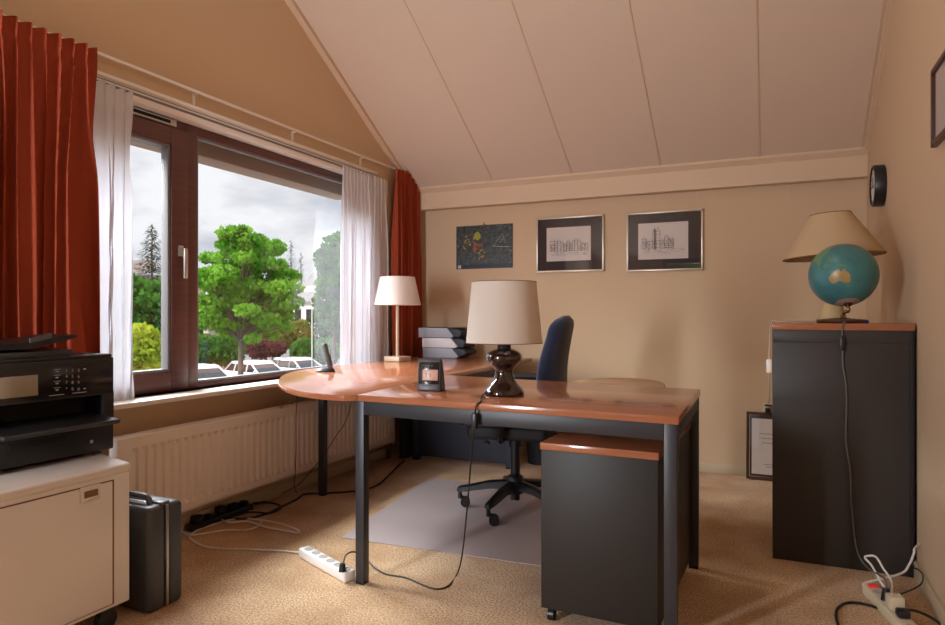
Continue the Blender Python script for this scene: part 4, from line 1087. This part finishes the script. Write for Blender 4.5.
# black cable along the carpet to the slate panel
bc = floor_path([(404, 461), (398, 466), (388, 476), (379, 484), (367, 489), (350, 491.5), (328, 493), (305, 494), (297, 499), (285, 505), (268, 513), (250, 518), (230, 519), (215, 522)], .007)
solo('black_cable', MB().tube(bc, .0058), 'cord_blk', 'thick black cable running over the carpet from radiator to slate panel', 'cable', bc[0])
bc2 = floor_path([(205, 519), (225, 513), (245, 505), (262, 502.5), (276, 504), (281, 508), (270, 513), (252, 512), (238, 514)], .016)
solo('black_cable', MB().tube(bc2, .0055), 'cord_blk', 'loop of black cable on the carpet under the radiator', 'cable', bc2[0])
# thin dark cables hanging from the table
vc = [Vector((-2.19, 2.62, T - TH - .002))]
p = at_z(295.5, 400, 0)
yv = 2.9
vpts = [at_x(297, 394, -2.30), at_x(296, 420, -2.32), at_x(296, 450, -2.36), at_x(295, 475, -2.44), at_x(294, 485, -2.47)]
vpts[0].z = T - TH - .003
vpts += [at_z(295, 489, .03), at_z(296.5, 493, .008)]
solo('thin_cable', MB().tube(vpts, .0024), 'cord_blk', 'thin dark cable hanging straight down from the rounded table end', 'cable', vpts[-1])
dpts = [at_x(358, 398, -2.2), at_x(347, 418, -2.25), at_x(336, 436, -2.35), at_x(323, 456, -2.44), at_x(312, 470, -2.50), at_z(298, 485, .05), at_z(280, 494, .012), at_z(262, 502, .006), at_z(244, 509, .024)]
dpts[0].z = T - TH - .003
solo('thin_cable', MB().tube(dpts, .0026), 'cord_blk', 'thin dark cable slanting across the radiator behind the desk legs', 'cable', dpts[-2])
# black multi-socket and adapters lying along the skirting
ka, kb_ = at_z(182, 531, 0), at_z(240, 508, 0)
ka.x = max(ka.x, XL + .048); kb_.x = max(kb_.x, XL + .048)
bs_ = thing('power_strip', 'black power strip with adapters under the radiator on the carpet', 'power strip', ka)
dv = (kb_ - ka); dv.z = 0; L_ = dv.length; ang = math.atan2(dv.y, dv.x)
mtx = Matrix.Translation((ka.x, ka.y, 0)) @ Matrix.Rotation(ang, 4, 'Z')
link('housing', MB().box(0, L_, -.026, .026, 0, .038, .008).xf(mtx), 'blk', bs_)
for i, (x, s_, hh) in enumerate(((.05, .024, .035), (.13, .018, .02), (.21, .024, .04), (.30, .03, .03), (.38, .018, .025))):
    if x < L_ - .02: link('plug', MB().box(x - s_, x + s_, -.022, .022, .038, .038 + hh, .008).xf(mtx), 'blk_matt', bs_)
# right hand power strip
R1, R2 = at_z(870, 584, .04), at_z(916, 632, .04)
t, mtx, L2, s0, st_ = strip('power_strip', R1, R2, .058, .042, 'stripb', 'ivory power strip with lit red switch by the right wall', 5, True)
def on2(x, y, z): return mtx @ Vector((x, y, z))
pl_ = s0 + st_ * 1
solo('plug', MB().cyl(on2(pl_, 0, .044), on2(pl_, 0, .085), .018, .012), 'blk', 'small black plug in the ivory power strip next to the red switch', 'plug', on2(pl_, 0, .044), 'plugs in the ivory power strip')
pw = s0 + st_ * 2.1
solo('plug', MB().box(-.026, .026, -.024, .024, 0, .05, .006).xf(mtx @ Matrix.Translation((pw, 0, .044))), 'stripb', 'square ivory adapter plugged into the ivory power strip', 'plug', on2(pw, 0, .044), 'plugs in the ivory power strip')
pk = s0 + st_ * 3
solo('plug', MB().box(-.02, .02, -.02, .02, 0, .028, .008).xf(mtx @ Matrix.Translation((pk, 0, .044))), 'blk', 'flat black plug in the ivory power strip nearest the camera', 'plug', on2(pk, 0, .044), 'plugs in the ivory power strip')
wl_ = [on2(pw, .015, .094), at_y(885, 588, 2.98), at_y(872, 566, 3.02), at_y(865, 558, 3.05), at_y(868, 556, 3.06), at_y(876, 557, 3.05), at_y(883, 568, 3.02), at_y(892, 582, 2.97), on2(pw, -.012, .092)]
solo('white_cable', MB().tube(wl_, .0042), 'cord_wht', 'stiff white cable loop standing up from the ivory power strip', 'cable', wl_[-1])
w2_ = [on2(.0, .0, .02), at_y(888, 580, 3.08), at_y(900, 574, 3.10), at_y(908, 567, 3.12), at_y(913, 558, 3.13), at_y(915, 551, 3.14), at_y(915.5, 549, 3.15)]
w2_ = [on2(.004, 0, .024), on2(-.03, -.01, .03), at_y(900, 574, 3.08), at_y(909, 565, 3.12), at_y(914, 553, 3.14), at_y(914.5, 549, 3.16), Vector((XR - .006, 3.2, .16))]
solo('white_cable', MB().tube(w2_, .0045), 'cord_wht', 'white cable rising from the floor to the right wall', 'cable', w2_[0])
b3 = [on2(pl_, .0, .084), on2(pl_ - .03, .03, .12), at_y(884, 572, 3.05), at_y(883, 566, 3.10)]
b4 = [on2(pk, -.0, .07), at_z(916, 611, .05), at_z(930, 617, .02), at_z(944, 627, .006), at_z(950, 634, .006)]
solo('power_cable', MB().tube(b4, .005), 'cord_blk', 'thick black cable leaving the ivory strip towards the right wall', 'cable', b4[-1])
b5 = [at_z(884, 611, .012), at_z(872, 606, .006), at_z(858, 603, .006), at_z(846, 603, .006), at_z(838, 608, .006), at_z(836, 616, .006), at_z(839, 628, .006)]
solo('power_cable', MB().tube(b5, .005), 'cord_blk', 'black cable bending over the carpet left of the ivory strip', 'cable', b5[-1])
b6 = [on2(pw, -.02, .08), at_y(911, 590, 2.95), at_y(921, 584, 3.0), at_y(923, 576, 3.03), at_y(919, 570, 3.07), at_y(914, 567.5, 3.1), at_y(912, 560, 3.14)]
for p in b6: p.x = min(p.x, XR - .02)
solo('power_cable', MB().tube(b6, .0028), 'cord_blk', 'thin black cable arching from the ivory strip up along the wall', 'cable', b6[0])
# cord down the front of the cabinet
cf_ = [Vector((gbx + .005, CYF + .04, CT + .006)), Vector((gbx + .002, CYF - .004, CT + .007)), at_y(842.5, 326, CYF - .012)] + [at_y(x, y, CYF - .010) for x, y in ((842.5, 345), (843, 365), (846, 385), (846.5, 410), (846, 440), (850, 470), (851, 500), (853, 522), (855, 540))] + [at_y(859, 556, CYF - .03), at_y(868, 568, CYF - .12), on2(pl_ - .02, 0, .115), on2(pl_, 0, .083)]
cc = link('cord', MB().tube(cf_, .0034), 'cord_gry', gb)
q = at_y(842.5, 343, CYF - .012)
link('cord_switch', MB().box(-.010, .010, -.008, .006, -.035, .03, .005).xf(Matrix.Translation(q)), 'blk', gb, parent=cc)
# pale cord over the left edge of the cabinet, with an inline switch
lf = [Vector((LX - .065, LY - .02, CT + .006)), Vector((cl + .04, 3.5, CT + .005)), Vector((cl - .004, 3.46, CT + .002)), at_x(769.5, 345, cl - .012), at_x(769, 365, cl - .012), at_x(769.5, 395, cl - .012), at_x(768, 404, cl - .02)]
pcx = link('cord', MB().tube(lf, .0024), 'cord_wht', la)
q = at_x(769, 366, cl - .012)
link('cord_switch', MB().box(-.008, .008, -.008, .008, -.022, .022, .004).xf(Matrix.Translation(q)), 'strip', la, parent=pcx)
# small black hook above the certificate
hk = at_y(767, 409, YB)
wo = thing('wall_socket', 'small white wall socket with black plug above the floor certificate', 'wall socket', (hk.x, YB, hk.z - .05))
link('plate', MB().box(hk.x - .02, hk.x + .06, YB - .012, YB, hk.z - .045, hk.z + .04, .004), 'skirt', wo)
link('plug', MB().box(hk.x - .012, hk.x + .018, YB - .05, YB - .012, hk.z - .022, hk.z + .012, .006).box(hk.x - .015, hk.x + .03, YB - .045, YB - .012, hk.z + .024, hk.z + .034, .003), 'blk', wo)

# ------------------------------------------------------------------ the street outside (upstairs room: ground far below)
GZ = -2.85
M['asphalt'] = mat('asphalt', rgb(120, 118, 116), .9)
M['lawn'] = mat('lawn', rgb(84, 112, 52), .95, noise=(.8, rgb(100, 128, 60), (1, 1, 1), 4))
gnd = MB().box(-90, -2.95, -40, 90, GZ - .2, GZ)
struct('ground', gnd, 'asphalt', smooth=False)
gr_ = at_d(245, 372, 44)
def leaves(mb, c, rx, ry, rz, n, size, rnd, mi=0, shell=.45):
    for _ in range(n):
        while True:
            v = Vector((rnd.uniform(-1, 1), rnd.uniform(-1, 1), rnd.uniform(-1, 1)))
            if shell < v.length < 1: break
        p = Vector((c[0] + v.x * rx, c[1] + v.y * ry, c[2] + v.z * rz))
        a = Vector((rnd.gauss(0, 1), rnd.gauss(0, 1), rnd.gauss(0, 1) * .6)).normalized(); b = a.orthogonal().normalized()
        b = (b * math.cos(rnd.uniform(0, 6)) + a.cross(b) * math.sin(rnd.uniform(0, 6))).normalized(); a2 = a.cross(b)
        s = size * rnd.uniform(.6, 1.3)
        mb.quad(p - b * s * .5, p + a2 * s * .35, p + b * s * .5, p - a2 * s * .35, mi)
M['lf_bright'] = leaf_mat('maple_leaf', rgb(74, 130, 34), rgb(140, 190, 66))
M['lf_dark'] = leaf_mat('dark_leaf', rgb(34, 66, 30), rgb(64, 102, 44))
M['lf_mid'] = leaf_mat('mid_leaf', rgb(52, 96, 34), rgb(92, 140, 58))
M['lf_conifer'] = leaf_mat('conifer_needle', rgb(46, 62, 46), rgb(76, 92, 66))
M['lf_yellow'] = leaf_mat('yellow_leaf', rgb(140, 162, 40), rgb(188, 192, 70))
M['lf_golden'] = leaf_mat('golden_hedge', rgb(96, 112, 44), rgb(170, 150, 84))
M['lf_plum'] = leaf_mat('plum_leaf', rgb(84, 48, 52), rgb(118, 66, 66))
M['bark'] = mat('bark', rgb(96, 86, 76), .9)
M['brickwall'] = mat('pale_brick', rgb(176, 156, 150), .9)
M['roofgrey'] = mat('slate_roof', rgb(128, 124, 126), .8)
M['housewhite'] = mat('white_render', rgb(214, 210, 206), .8)
M['carwhite'] = mat('white_car_paint', rgb(225, 226, 228), .2, coat=.5)
M['carsilver'] = mat('silver_car_paint', rgb(188, 190, 194), .25, metal=.4, coat=.5)
M['carglass'] = mat('car_glass', rgb(34, 40, 44), .25, spec=.25)
M['tyre'] = mat('tyre', rgb(28, 28, 28), .8)

def blobs_tree(name, label, base, crown, leafm, n, size, seed, trunk=.14, group='trees outside the window'):
    """crown: list of (px,py,depth,rx,rz) ellipsoids"""
    rnd = random.Random(seed)
    t = thing(name, label, 'tree', (base.x, base.y, GZ), group)
    mb = MB(); cs_ = []
    tot = sum(c_[3] * c_[3] * c_[4] for c_ in crown)
    for (px, py, d, rx, rz) in crown:
        c_ = at_d(px, py, d); cs_.append(c_)
        leaves(mb, c_, rx, rx, rz, int(n * rx * rx * rz / tot) + 30, size, rnd)
    tr = MB(); top = max(cs_, key=lambda v: v.z)
    x, y = base.x, base.y
    tr.tube([(x, y, GZ), (x + .03, y, GZ + 1.8), (x * .7 + top.x * .3, y * .7 + top.y * .3, (GZ + top.z) / 2 + .6), (top.x, top.y, top.z)], [trunk * (1 - .8 * i / 18) for i in range(19)], 8)
    for c_ in cs_:
        zs_ = min(v.z for v in cs_) - .1
        tr.tube([(x + .02, y, zs_), ((x * .6 + c_.x * .4), (y * .6 + c_.y * .4), zs_ + (c_.z - zs_) * .5), tuple(c_)], [.05 * (1 - .7 * i / 12) for i in range(13)], 6)
    link('trunk', tr, 'bark', t)
    link('foliage', mb, leafm, t, smooth=False)
    return t
def maple_crown():
    rnd = random.Random(15); out = []
    rows = ((226, 6, 2, .26), (236, 15, 3, .34), (248, 26, 4, .42), (261, 38, 6, .44), (274, 47, 7, .44), (287, 46, 7, .46), (300, 48, 8, .44), (313, 44, 7, .42), (325, 40, 7, .36), (336, 30, 4, .26))
    for y, hw, n, r in rows:
        for i in range(n):
            px = (246 if y > 245 else 238) + hw * (2 * (i + .5) / n - 1) + rnd.uniform(-5, 5); rr = r * rnd.uniform(.75, 1.3)
            out.append((px, y + rnd.uniform(-5, 5), 24 + rnd.uniform(-1.1, 1.1), rr * 1.25, rr * .62))
    return out
b0 = at_d(240, 360, 24); b0.z = GZ
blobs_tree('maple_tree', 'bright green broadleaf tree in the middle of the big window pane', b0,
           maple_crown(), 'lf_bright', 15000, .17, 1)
b1 = at_d(333, 360, 27); b1.z = GZ
blobs_tree('street_tree', 'leafy green tree at the right edge of the window by the sheer curtain', b1,
           [(331, 262, 27, .7, .7), (340, 246, 27, .7, .6), (338, 285, 27, .9, .7), (326, 300, 27, .55, .6), (340, 316, 27, .9, .7), (352, 270, 27, .9, 1.0)], 'lf_mid', 4200, .26, 2)
b2 = at_d(150, 300, 34); b2.z = GZ
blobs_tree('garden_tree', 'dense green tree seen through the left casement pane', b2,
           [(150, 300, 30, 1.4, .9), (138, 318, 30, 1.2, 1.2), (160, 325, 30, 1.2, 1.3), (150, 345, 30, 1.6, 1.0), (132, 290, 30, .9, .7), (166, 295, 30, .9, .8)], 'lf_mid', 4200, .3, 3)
b3_ = at_d(140, 360, 14); b3_.z = GZ
blobs_tree('shrub', 'yellow green shrub low in the left casement pane', b3_,
           [(140, 338, 14, .38, .3), (146, 352, 14, .42, .35), (136, 360, 14, .45, .4), (150, 368, 14, .35, .35)], 'lf_yellow', 1300, .16, 4, trunk=.05, group='shrubs outside the window')
# conifers
def conifer(label, px, ytop, ybase, d, w_, seed, n=1500):
    rnd = random.Random(seed); top = at_d(px, ytop, d); base = at_d(px, ybase, d); h = top.z - base.z
    t = thing('conifer_tree', label, 'tree', (base.x, base.y, GZ), 'conifers outside the window')
    mb = MB()
    for _ in range(n):
        v = rnd.random() ** .6; z = top.z - h * v; r = w_ * (v * .9 + .06) * (.6 + .4 * abs(math.sin(v * 22))) * rnd.random() ** .4; a = rnd.uniform(0, 2 * PI)
        p = Vector((base.x + r * math.cos(a), base.y + r * math.sin(a), z - r * .25)); o_ = Vector((math.cos(a), math.sin(a), -.35)) * .28 * rnd.uniform(.6, 1.3); s = Vector((-math.sin(a), math.cos(a), 0)) * .05
        mb.quad(p - s, p + o_ - s * .3, p + o_ + s * .3, p + s)
    link('trunk', MB().cyl((base.x, base.y, GZ), top, .16, .03, 8), 'bark', t)
    link('needles', mb, 'lf_conifer', t, smooth=False)
conifer('grey green conifer above the flat roof in the left casement pane', 152, 224, 300, 50, 2.6, 5, 2600)
conifer('dark pointed conifer right of the maple crown in the window', 291, 240, 330, 84, 2.6, 6, 1500)
conifer('smaller conifer between maple and grey roof in the window', 301, 252, 330, 90, 2.0, 8, 1000)
# hedges
def hedge(name, label, px0, px1, py0, py1, d, leafm, n, size, seed, depth=1.0):
    rnd = random.Random(seed); a, b = at_d(px0, py1, d), at_d(px1, py0, d)
    mb = MB(); m_ = max(2, int((b - a).length / 1.1))
    for i in range(m_):
        u = (i + .5) / m_; c_ = a.lerp(Vector((b.x, b.y, a.z)), u); hh = (b.z - a.z)
        leaves(mb, (c_.x, c_.y, a.z + hh * .45), (b - a).length / m_ * .8, depth, hh * .62 * rnd.uniform(.85, 1.1), n // m_, size, rnd, shell=.55)
    st = MB()
    base = (a + b) / 2
    for i in range(5):
        q = a.lerp(b, (i + .5) / 5); st.cyl((q.x, q.y, GZ), (q.x, q.y, a.z + .5), .05, seg=6)
    t = thing(name, label, 'hedge' if name == 'hedge' else 'shrub', (base.x, base.y, GZ), 'hedges outside the window')
    link('foliage', mb, leafm, t, smooth=False); link('stems', st, 'bark', t)
hedge('hedge', 'clipped dark green hedge left of the maple trunk behind the cars', 196, 238, 334, 362, 42, 'lf_mid', 2600, .3, 21)
hedge('hedge', 'golden flowering hedge right of the maple trunk', 246, 309, 321, 346, 47, 'lf_golden', 3000, .32, 22)
hedge('hedge', 'low plum coloured shrubs right of the trunk in front of golden hedge', 252, 281, 340, 356, 41, 'lf_plum', 1300, .26, 23, .7)
hedge('hedge', 'green shrubs behind the third parked car', 296, 335, 340, 360, 43, 'lf_mid', 2000, .3, 24, .8)
hedge('hedge', 'tall dark evergreen screen behind the maple tree', 196, 258, 305, 345, 54, 'lf_dark', 3600, .42, 25, 1.5)
hedge('hedge', 'dark evergreen mass right of the grey roofed house', 318, 366, 305, 345, 52, 'lf_dark', 3000, .42, 26, 1.5)
hedge('hedge', 'broad green hedge low in the left casement pane', 110, 178, 316, 368, 36, 'lf_mid', 3000, .34, 27, 1.2)
# houses
def house(label, px0, px1, pyr, pye, d, yaw, roofm, wallm, depth=7.0):
    a, b = at_d(px0, pye, d), at_d(px1, pye, d); w_ = (b - a).length; mid = (a + b) / 2; zr = at_d(px0, pyr, d).z; ze = a.z
    t = thing('house', label, 'house', (mid.x, mid.y, GZ), 'houses across the street')
    mt_ = Matrix.Translation((mid.x, mid.y, 0)) @ Matrix.Rotation(YAW + math.radians(yaw), 4, 'Z')
    link('walls', MB().box(-w_ / 2, w_ / 2, 0, depth, GZ, ze).xf(mt_), wallm, t, smooth=False)
    rf = MB().prism([(-.4, ze - .1), (depth / 2, zr), (depth + .4, ze - .1), (depth + .4, ze + .1), (depth / 2, zr + .22), (-.4, ze + .1)], -w_ / 2 - .3, w_ / 2 + .3, axis='x')
    rf.prism([(.0, ze - .1), (depth / 2, zr), (depth, ze - .1)], -w_ / 2, -w_ / 2 + .12, axis='x', mi=1).prism([(.0, ze - .1), (depth / 2, zr), (depth, ze - .1)], w_ / 2 - .12, w_ / 2, axis='x', mi=1)
    r_ = link('roof', rf.xf(mt_), [roofm, wallm], t, smooth=False)
    for u in (-.28, .2):
        wn = link('window', MB().box(w_ * u - .7, w_ * u + .7, -.04, .02, ze - 1.9, ze - .6).xf(mt_), 'housewhite', t, smooth=False)
        link('pane', MB().box(w_ * u - .62, w_ * u + .62, -.06, -.03, ze - 1.82, ze - .68).xf(mt_), 'carglass', t, parent=wn, smooth=False)
    dm = link('dormer', MB().box(-.9, .9, .4, 2.4, ze + .1, ze + 1.5).xf(mt_), wallm, t, smooth=False)
    link('chimney', MB().box(w_ * .3 - .3, w_ * .3 + .3, depth / 2 - .3, depth / 2 + .3, zr - .4, zr + .7).xf(mt_), 'brickwall', t, smooth=False)
house('white house with steep grey gable roof right of the maple tree', 280, 330, 252, 302, 62, -48, 'roofgrey', 'housewhite', 8)
house('low long house with grey roof in the left casement pane', 96, 176, 266, 276, 62, 4, 'roofgrey', 'brickwall', 8)
house('house with grey roof half hidden behind the maple tree', 188, 236, 298, 316, 86, 8, 'roofgrey', 'brickwall', 8)
sh_ = at_d(226, 345, 48)
sd = thing('garage', 'small pinkish garage behind the maple trunk', 'garage', (sh_.x, sh_.y, GZ))
mt_ = Matrix.Translation((sh_.x, sh_.y, 0)) @ Matrix.Rotation(YAW + .5, 4, 'Z')
link('walls', MB().box(-1.2, 1.2, 0, 3, GZ, at_d(226, 329, 48).z).xf(mt_), 'brickwall', sd, smooth=False)
link('roof', MB().box(-1.35, 1.35, -.15, 3.15, at_d(226, 329, 48).z, at_d(226, 327, 48).z).xf(mt_), 'roofgrey', sd, smooth=False)
# lamp post
lq = at_d(312, 350, 33)
lpz = at_d(312, 302, 33).z
lpo = thing('street_lamp', 'thin white street lamp post near the right side of the window', 'street lamp', (lq.x, lq.y, GZ))
link('post', MB().cyl((lq.x, lq.y, GZ), (lq.x, lq.y, lpz), .035, .028, 10), 'housewhite', lpo)
link('lantern', MB().lathe([(0, 0), (.05, .02), (.09, .12), (.03, .17), (0, .18)], (lq.x, lq.y, lpz - .02), 16), 'housewhite', lpo)
# parked cars
def car(label, px, d, yaw, paint):
    c_ = at_d(px, 360, d); t = thing('car', label, 'car', (c_.x, c_.y, GZ), 'cars parked across the street')
    mt_ = Matrix.Translation((c_.x, c_.y, GZ)) @ Matrix.Rotation(YAW + math.radians(yaw), 4, 'Z')
    L_, W_ = 4.3, 1.74
    low = [(-2.1, .28), (2.08, .28), (2.15, .45), (2.12, .66), (1.75, .78), (.95, .93), (-1.85, .95), (-2.1, .85), (-2.15, .5)]
    b_ = MB().prism(low, -W_ / 2, W_ / 2, axis='y', bevel=.07, seg=3)
    # cabin: loft with tapered roof
    lo = [(-1.95, .90), (1.05, .90)]; hi = [(-1.45, 1.44), (.18, 1.44)]
    def cab(mb, inset, z0, z1, mi):
        def at(z, e): u = (z - .90) / .54; return lo[e][0] + (hi[e][0] - lo[e][0]) * u
        V = []
        for z in (z0, z1):
            u = (z - .90) / .54; hw = W_ / 2 - .06 - .16 * u + inset
            V.append([mb.bm.verts.new(p) for p in ((at(z, 0) - inset, -hw, z), (at(z, 1) + inset, -hw, z), (at(z, 1) + inset, hw, z), (at(z, 0) - inset, hw, z))])
        for j in range(4): f = mb.bm.faces.new((V[0][j], V[0][(j + 1) % 4], V[1][(j + 1) % 4], V[1][j])); f.material_index = mi
        mb.bm.faces.new(V[1]); mb.bm.faces.new(V[0][::-1])
        return mb
    gl_ = cab(MB(), 0, .90, 1.40, 0)
    rf_ = cab(MB(), .02, 1.33, 1.47, 0)
    for e_, (x0, x1) in enumerate(((1.07, .18), (.02, -.02), (-1.08, -1.06), (-1.97, -1.45))):   # pillars
        for sg in (-1, 1):
            rf_.tube([(x0 - .02, sg * (W_ / 2 - .05), .9), (x1, sg * (W_ / 2 - .205), 1.43)], .045, 6, smooth=0)
    bo = link('body', b_.xf(mt_), paint, t, angle=35)
    link('windows', gl_.xf(mt_), 'carglass', t, smooth=False)
    link('cabin_roof', rf_.xf(mt_), paint, t)
    for x_ in (1.32, -1.32):
        for sg in (-1, 1):
            w_ = MB().cyl((x_, sg * .72, .31), (x_, sg * .885, .31), .31, seg=22)
            wo_ = link('wheel', w_.xf(mt_), 'tyre', t)
            link('hub_cap', MB().cyl((x_, sg * .88, .31), (x_, sg * .895, .31), .19, seg=16).xf(mt_), 'steel', t, parent=wo_)
    for sg in (-1, 1):
        link('mirror', MB().box(.78, .90, sg * .86 - .08, sg * .86 + .08, .92, 1.06, .03).xf(mt_), paint, t)
        link('headlight', MB().box(2.02, 2.14, sg * .66 - .16, sg * .66 + .16, .60, .72, .03).xf(mt_), 'chrome', t)
car('white car parked in front of the clipped hedge, left of the trunk', 203, 33, -42, 'carwhite')
car('silver white car parked just right of the maple trunk', 259, 36, -36, 'carwhite')
car('silver car parked farthest right in the window', 300, 39, -36, 'carsilver')

# tree standing outside the rear window (its green shows in the picture glass)
b9 = Vector((-2.6, -7.5, GZ))
t9 = thing('garden_tree', 'green tree outside the window behind the camera', 'tree', b9, 'trees outside the window')
mb = MB(); rnd = random.Random(77)
for c_, r_ in (((-2.6, -7.5, 1.5), .9), ((-2.1, -7.4, 2.1), .7), ((-3.2, -7.6, 2.0), .8), ((-2.6, -7.4, 2.6), .6)): leaves(mb, c_, r_, r_, r_, 900, .25, rnd)
link('foliage', mb, 'lf_bright', t9, smooth=False)
link('trunk', MB().cyl(b9, b9 + Vector((0, 0, 5)), .12, .05, 8), 'bark', t9)

# ------------------------------------------------------------------ sky, sun, camera
wd = bpy.data.worlds.new('overcast'); SC.world = wd; wd.use_nodes = True
N = wd.node_tree.nodes; L = wd.node_tree.links; N.clear()
out = N.new('ShaderNodeOutputWorld'); bg = N.new('ShaderNodeBackground')
tc = N.new('ShaderNodeTexCoord'); mp = N.new('ShaderNodeMapping'); mp.inputs['Scale'].default_value = (1, 1, 2.6)
nz = N.new('ShaderNodeTexNoise'); nz.inputs['Scale'].default_value = 5.5; nz.inputs['Detail'].default_value = 7; nz.inputs['Roughness'].default_value = .55
rp = N.new('ShaderNodeValToRGB')
rp.color_ramp.elements[0].position = .36; rp.color_ramp.elements[0].color = rgb(186, 191, 202)
rp.color_ramp.elements[1].position = .62; rp.color_ramp.elements[1].color = rgb(230, 232, 236)
L.new(tc.outputs['Generated'], mp.inputs['Vector']); L.new(mp.outputs[0], nz.inputs['Vector']); L.new(nz.outputs['Fac'], rp.inputs['Fac'])
L.new(rp.outputs[0], bg.inputs['Color'])
# overcast luminance: brighter towards the zenith
sx = N.new('ShaderNodeSeparateXYZ'); L.new(tc.outputs['Generated'], sx.inputs[0])
mr = N.new('ShaderNodeMapRange'); mr.inputs['From Min'].default_value = .26; mr.inputs['From Max'].default_value = .60
mr.inputs['To Min'].default_value = 1.0; mr.inputs['To Max'].default_value = 3.2
L.new(sx.outputs['Z'], mr.inputs['Value'])
SKY = 1.25
ml = N.new('ShaderNodeMath'); ml.operation = 'MULTIPLY'; ml.inputs[1].default_value = SKY
L.new(mr.outputs[0], ml.inputs[0]); L.new(ml.outputs[0], bg.inputs['Strength']); L.new(bg.outputs[0], out.inputs['Surface'])

sn = bpy.data.lights.new('sun', 'SUN'); sn.energy = 5.0; sn.angle = math.radians(50); sn.color = (1, .97, .93)
so = bpy.data.objects.new('sun', sn); COL.objects.link(so)
so.rotation_euler = Vector((1, 1.0, -.75)).to_track_quat('-Z', 'Y').to_euler()

def area(name, loc, dirv, sx_, sy_, e, col):
    l_ = bpy.data.lights.new(name, 'AREA'); l_.shape = 'RECTANGLE'; l_.size = sx_; l_.size_y = sy_; l_.energy = e; l_.color = col
    o_ = bpy.data.objects.new(name, l_); COL.objects.link(o_); o_.location = loc; o_.rotation_euler = Vector(dirv).to_track_quat('-Z', 'Y').to_euler(); return o_
area('daylight_fill', (-5.5, 2.9, 3.65), (1, 0, -.75), 3.6, 1.5, 1080, (.92, .97, 1))   # added area lamp outside the big window, boosting the skylight
area('daylight_fill', ((RA0 + RA1) / 2, YR - .22, 1.3), (.9, 1, .12), .40, 1.5, 145, (.90, .97, 1.06))   # added area lamp outside the made-up rear opening, lighting the room from behind
# added fill lamp under the ridge, out of view
LPX, LPY, LPZ = -.55, 2.25, 3.2
lm = thing('fill_lamp', 'added round white fill lamp under the ridge, out of view', 'lamp', (LPX, LPY, LPZ))
link('shade', MB().lathe([(0, -.02), (.16, 0), (.2, .05), (.18, .09), (0, .1)], (LPX, LPY, LPZ + .05)), 'shade_white', lm)
link('rod', MB().cyl((LPX, LPY, LPZ + .14), (LPX, LPY, zc(LPY) + .01), .008), 'white', lm)
pl_ = bpy.data.lights.new('fill_bulb', 'POINT'); pl_.energy = 9; pl_.shadow_soft_size = .25; pl_.color = (1, .92, .82)
po = bpy.data.objects.new('fill_bulb', pl_); COL.objects.link(po); po.location = (LPX, LPY, LPZ - .25)

cam = bpy.data.cameras.new('camera'); co = bpy.data.objects.new('camera', cam); COL.objects.link(co)
cam.sensor_width = 36; cam.lens = F * 36 / 945; cam.shift_y = (HY - 312.5) / 945
cam.clip_start = .02; cam.clip_end = 400
co.location = EYE; co.rotation_euler = (PI / 2, 0, YAW)
SC.camera = co

SC.view_settings.view_transform = 'Standard'; SC.view_settings.look = 'None'; SC.view_settings.gamma = 1
SC.view_settings.use_curve_mapping = False
SC.view_settings.exposure = 0.0
SC.cycles.use_denoising = True
SC.cycles.max_bounces = 10; SC.cycles.diffuse_bounces = 6; SC.cycles.transparent_max_bounces = 24
SC.cycles.sample_clamp_indirect = 6
SC.cycles.caustics_reflective = False; SC.cycles.caustics_refractive = False
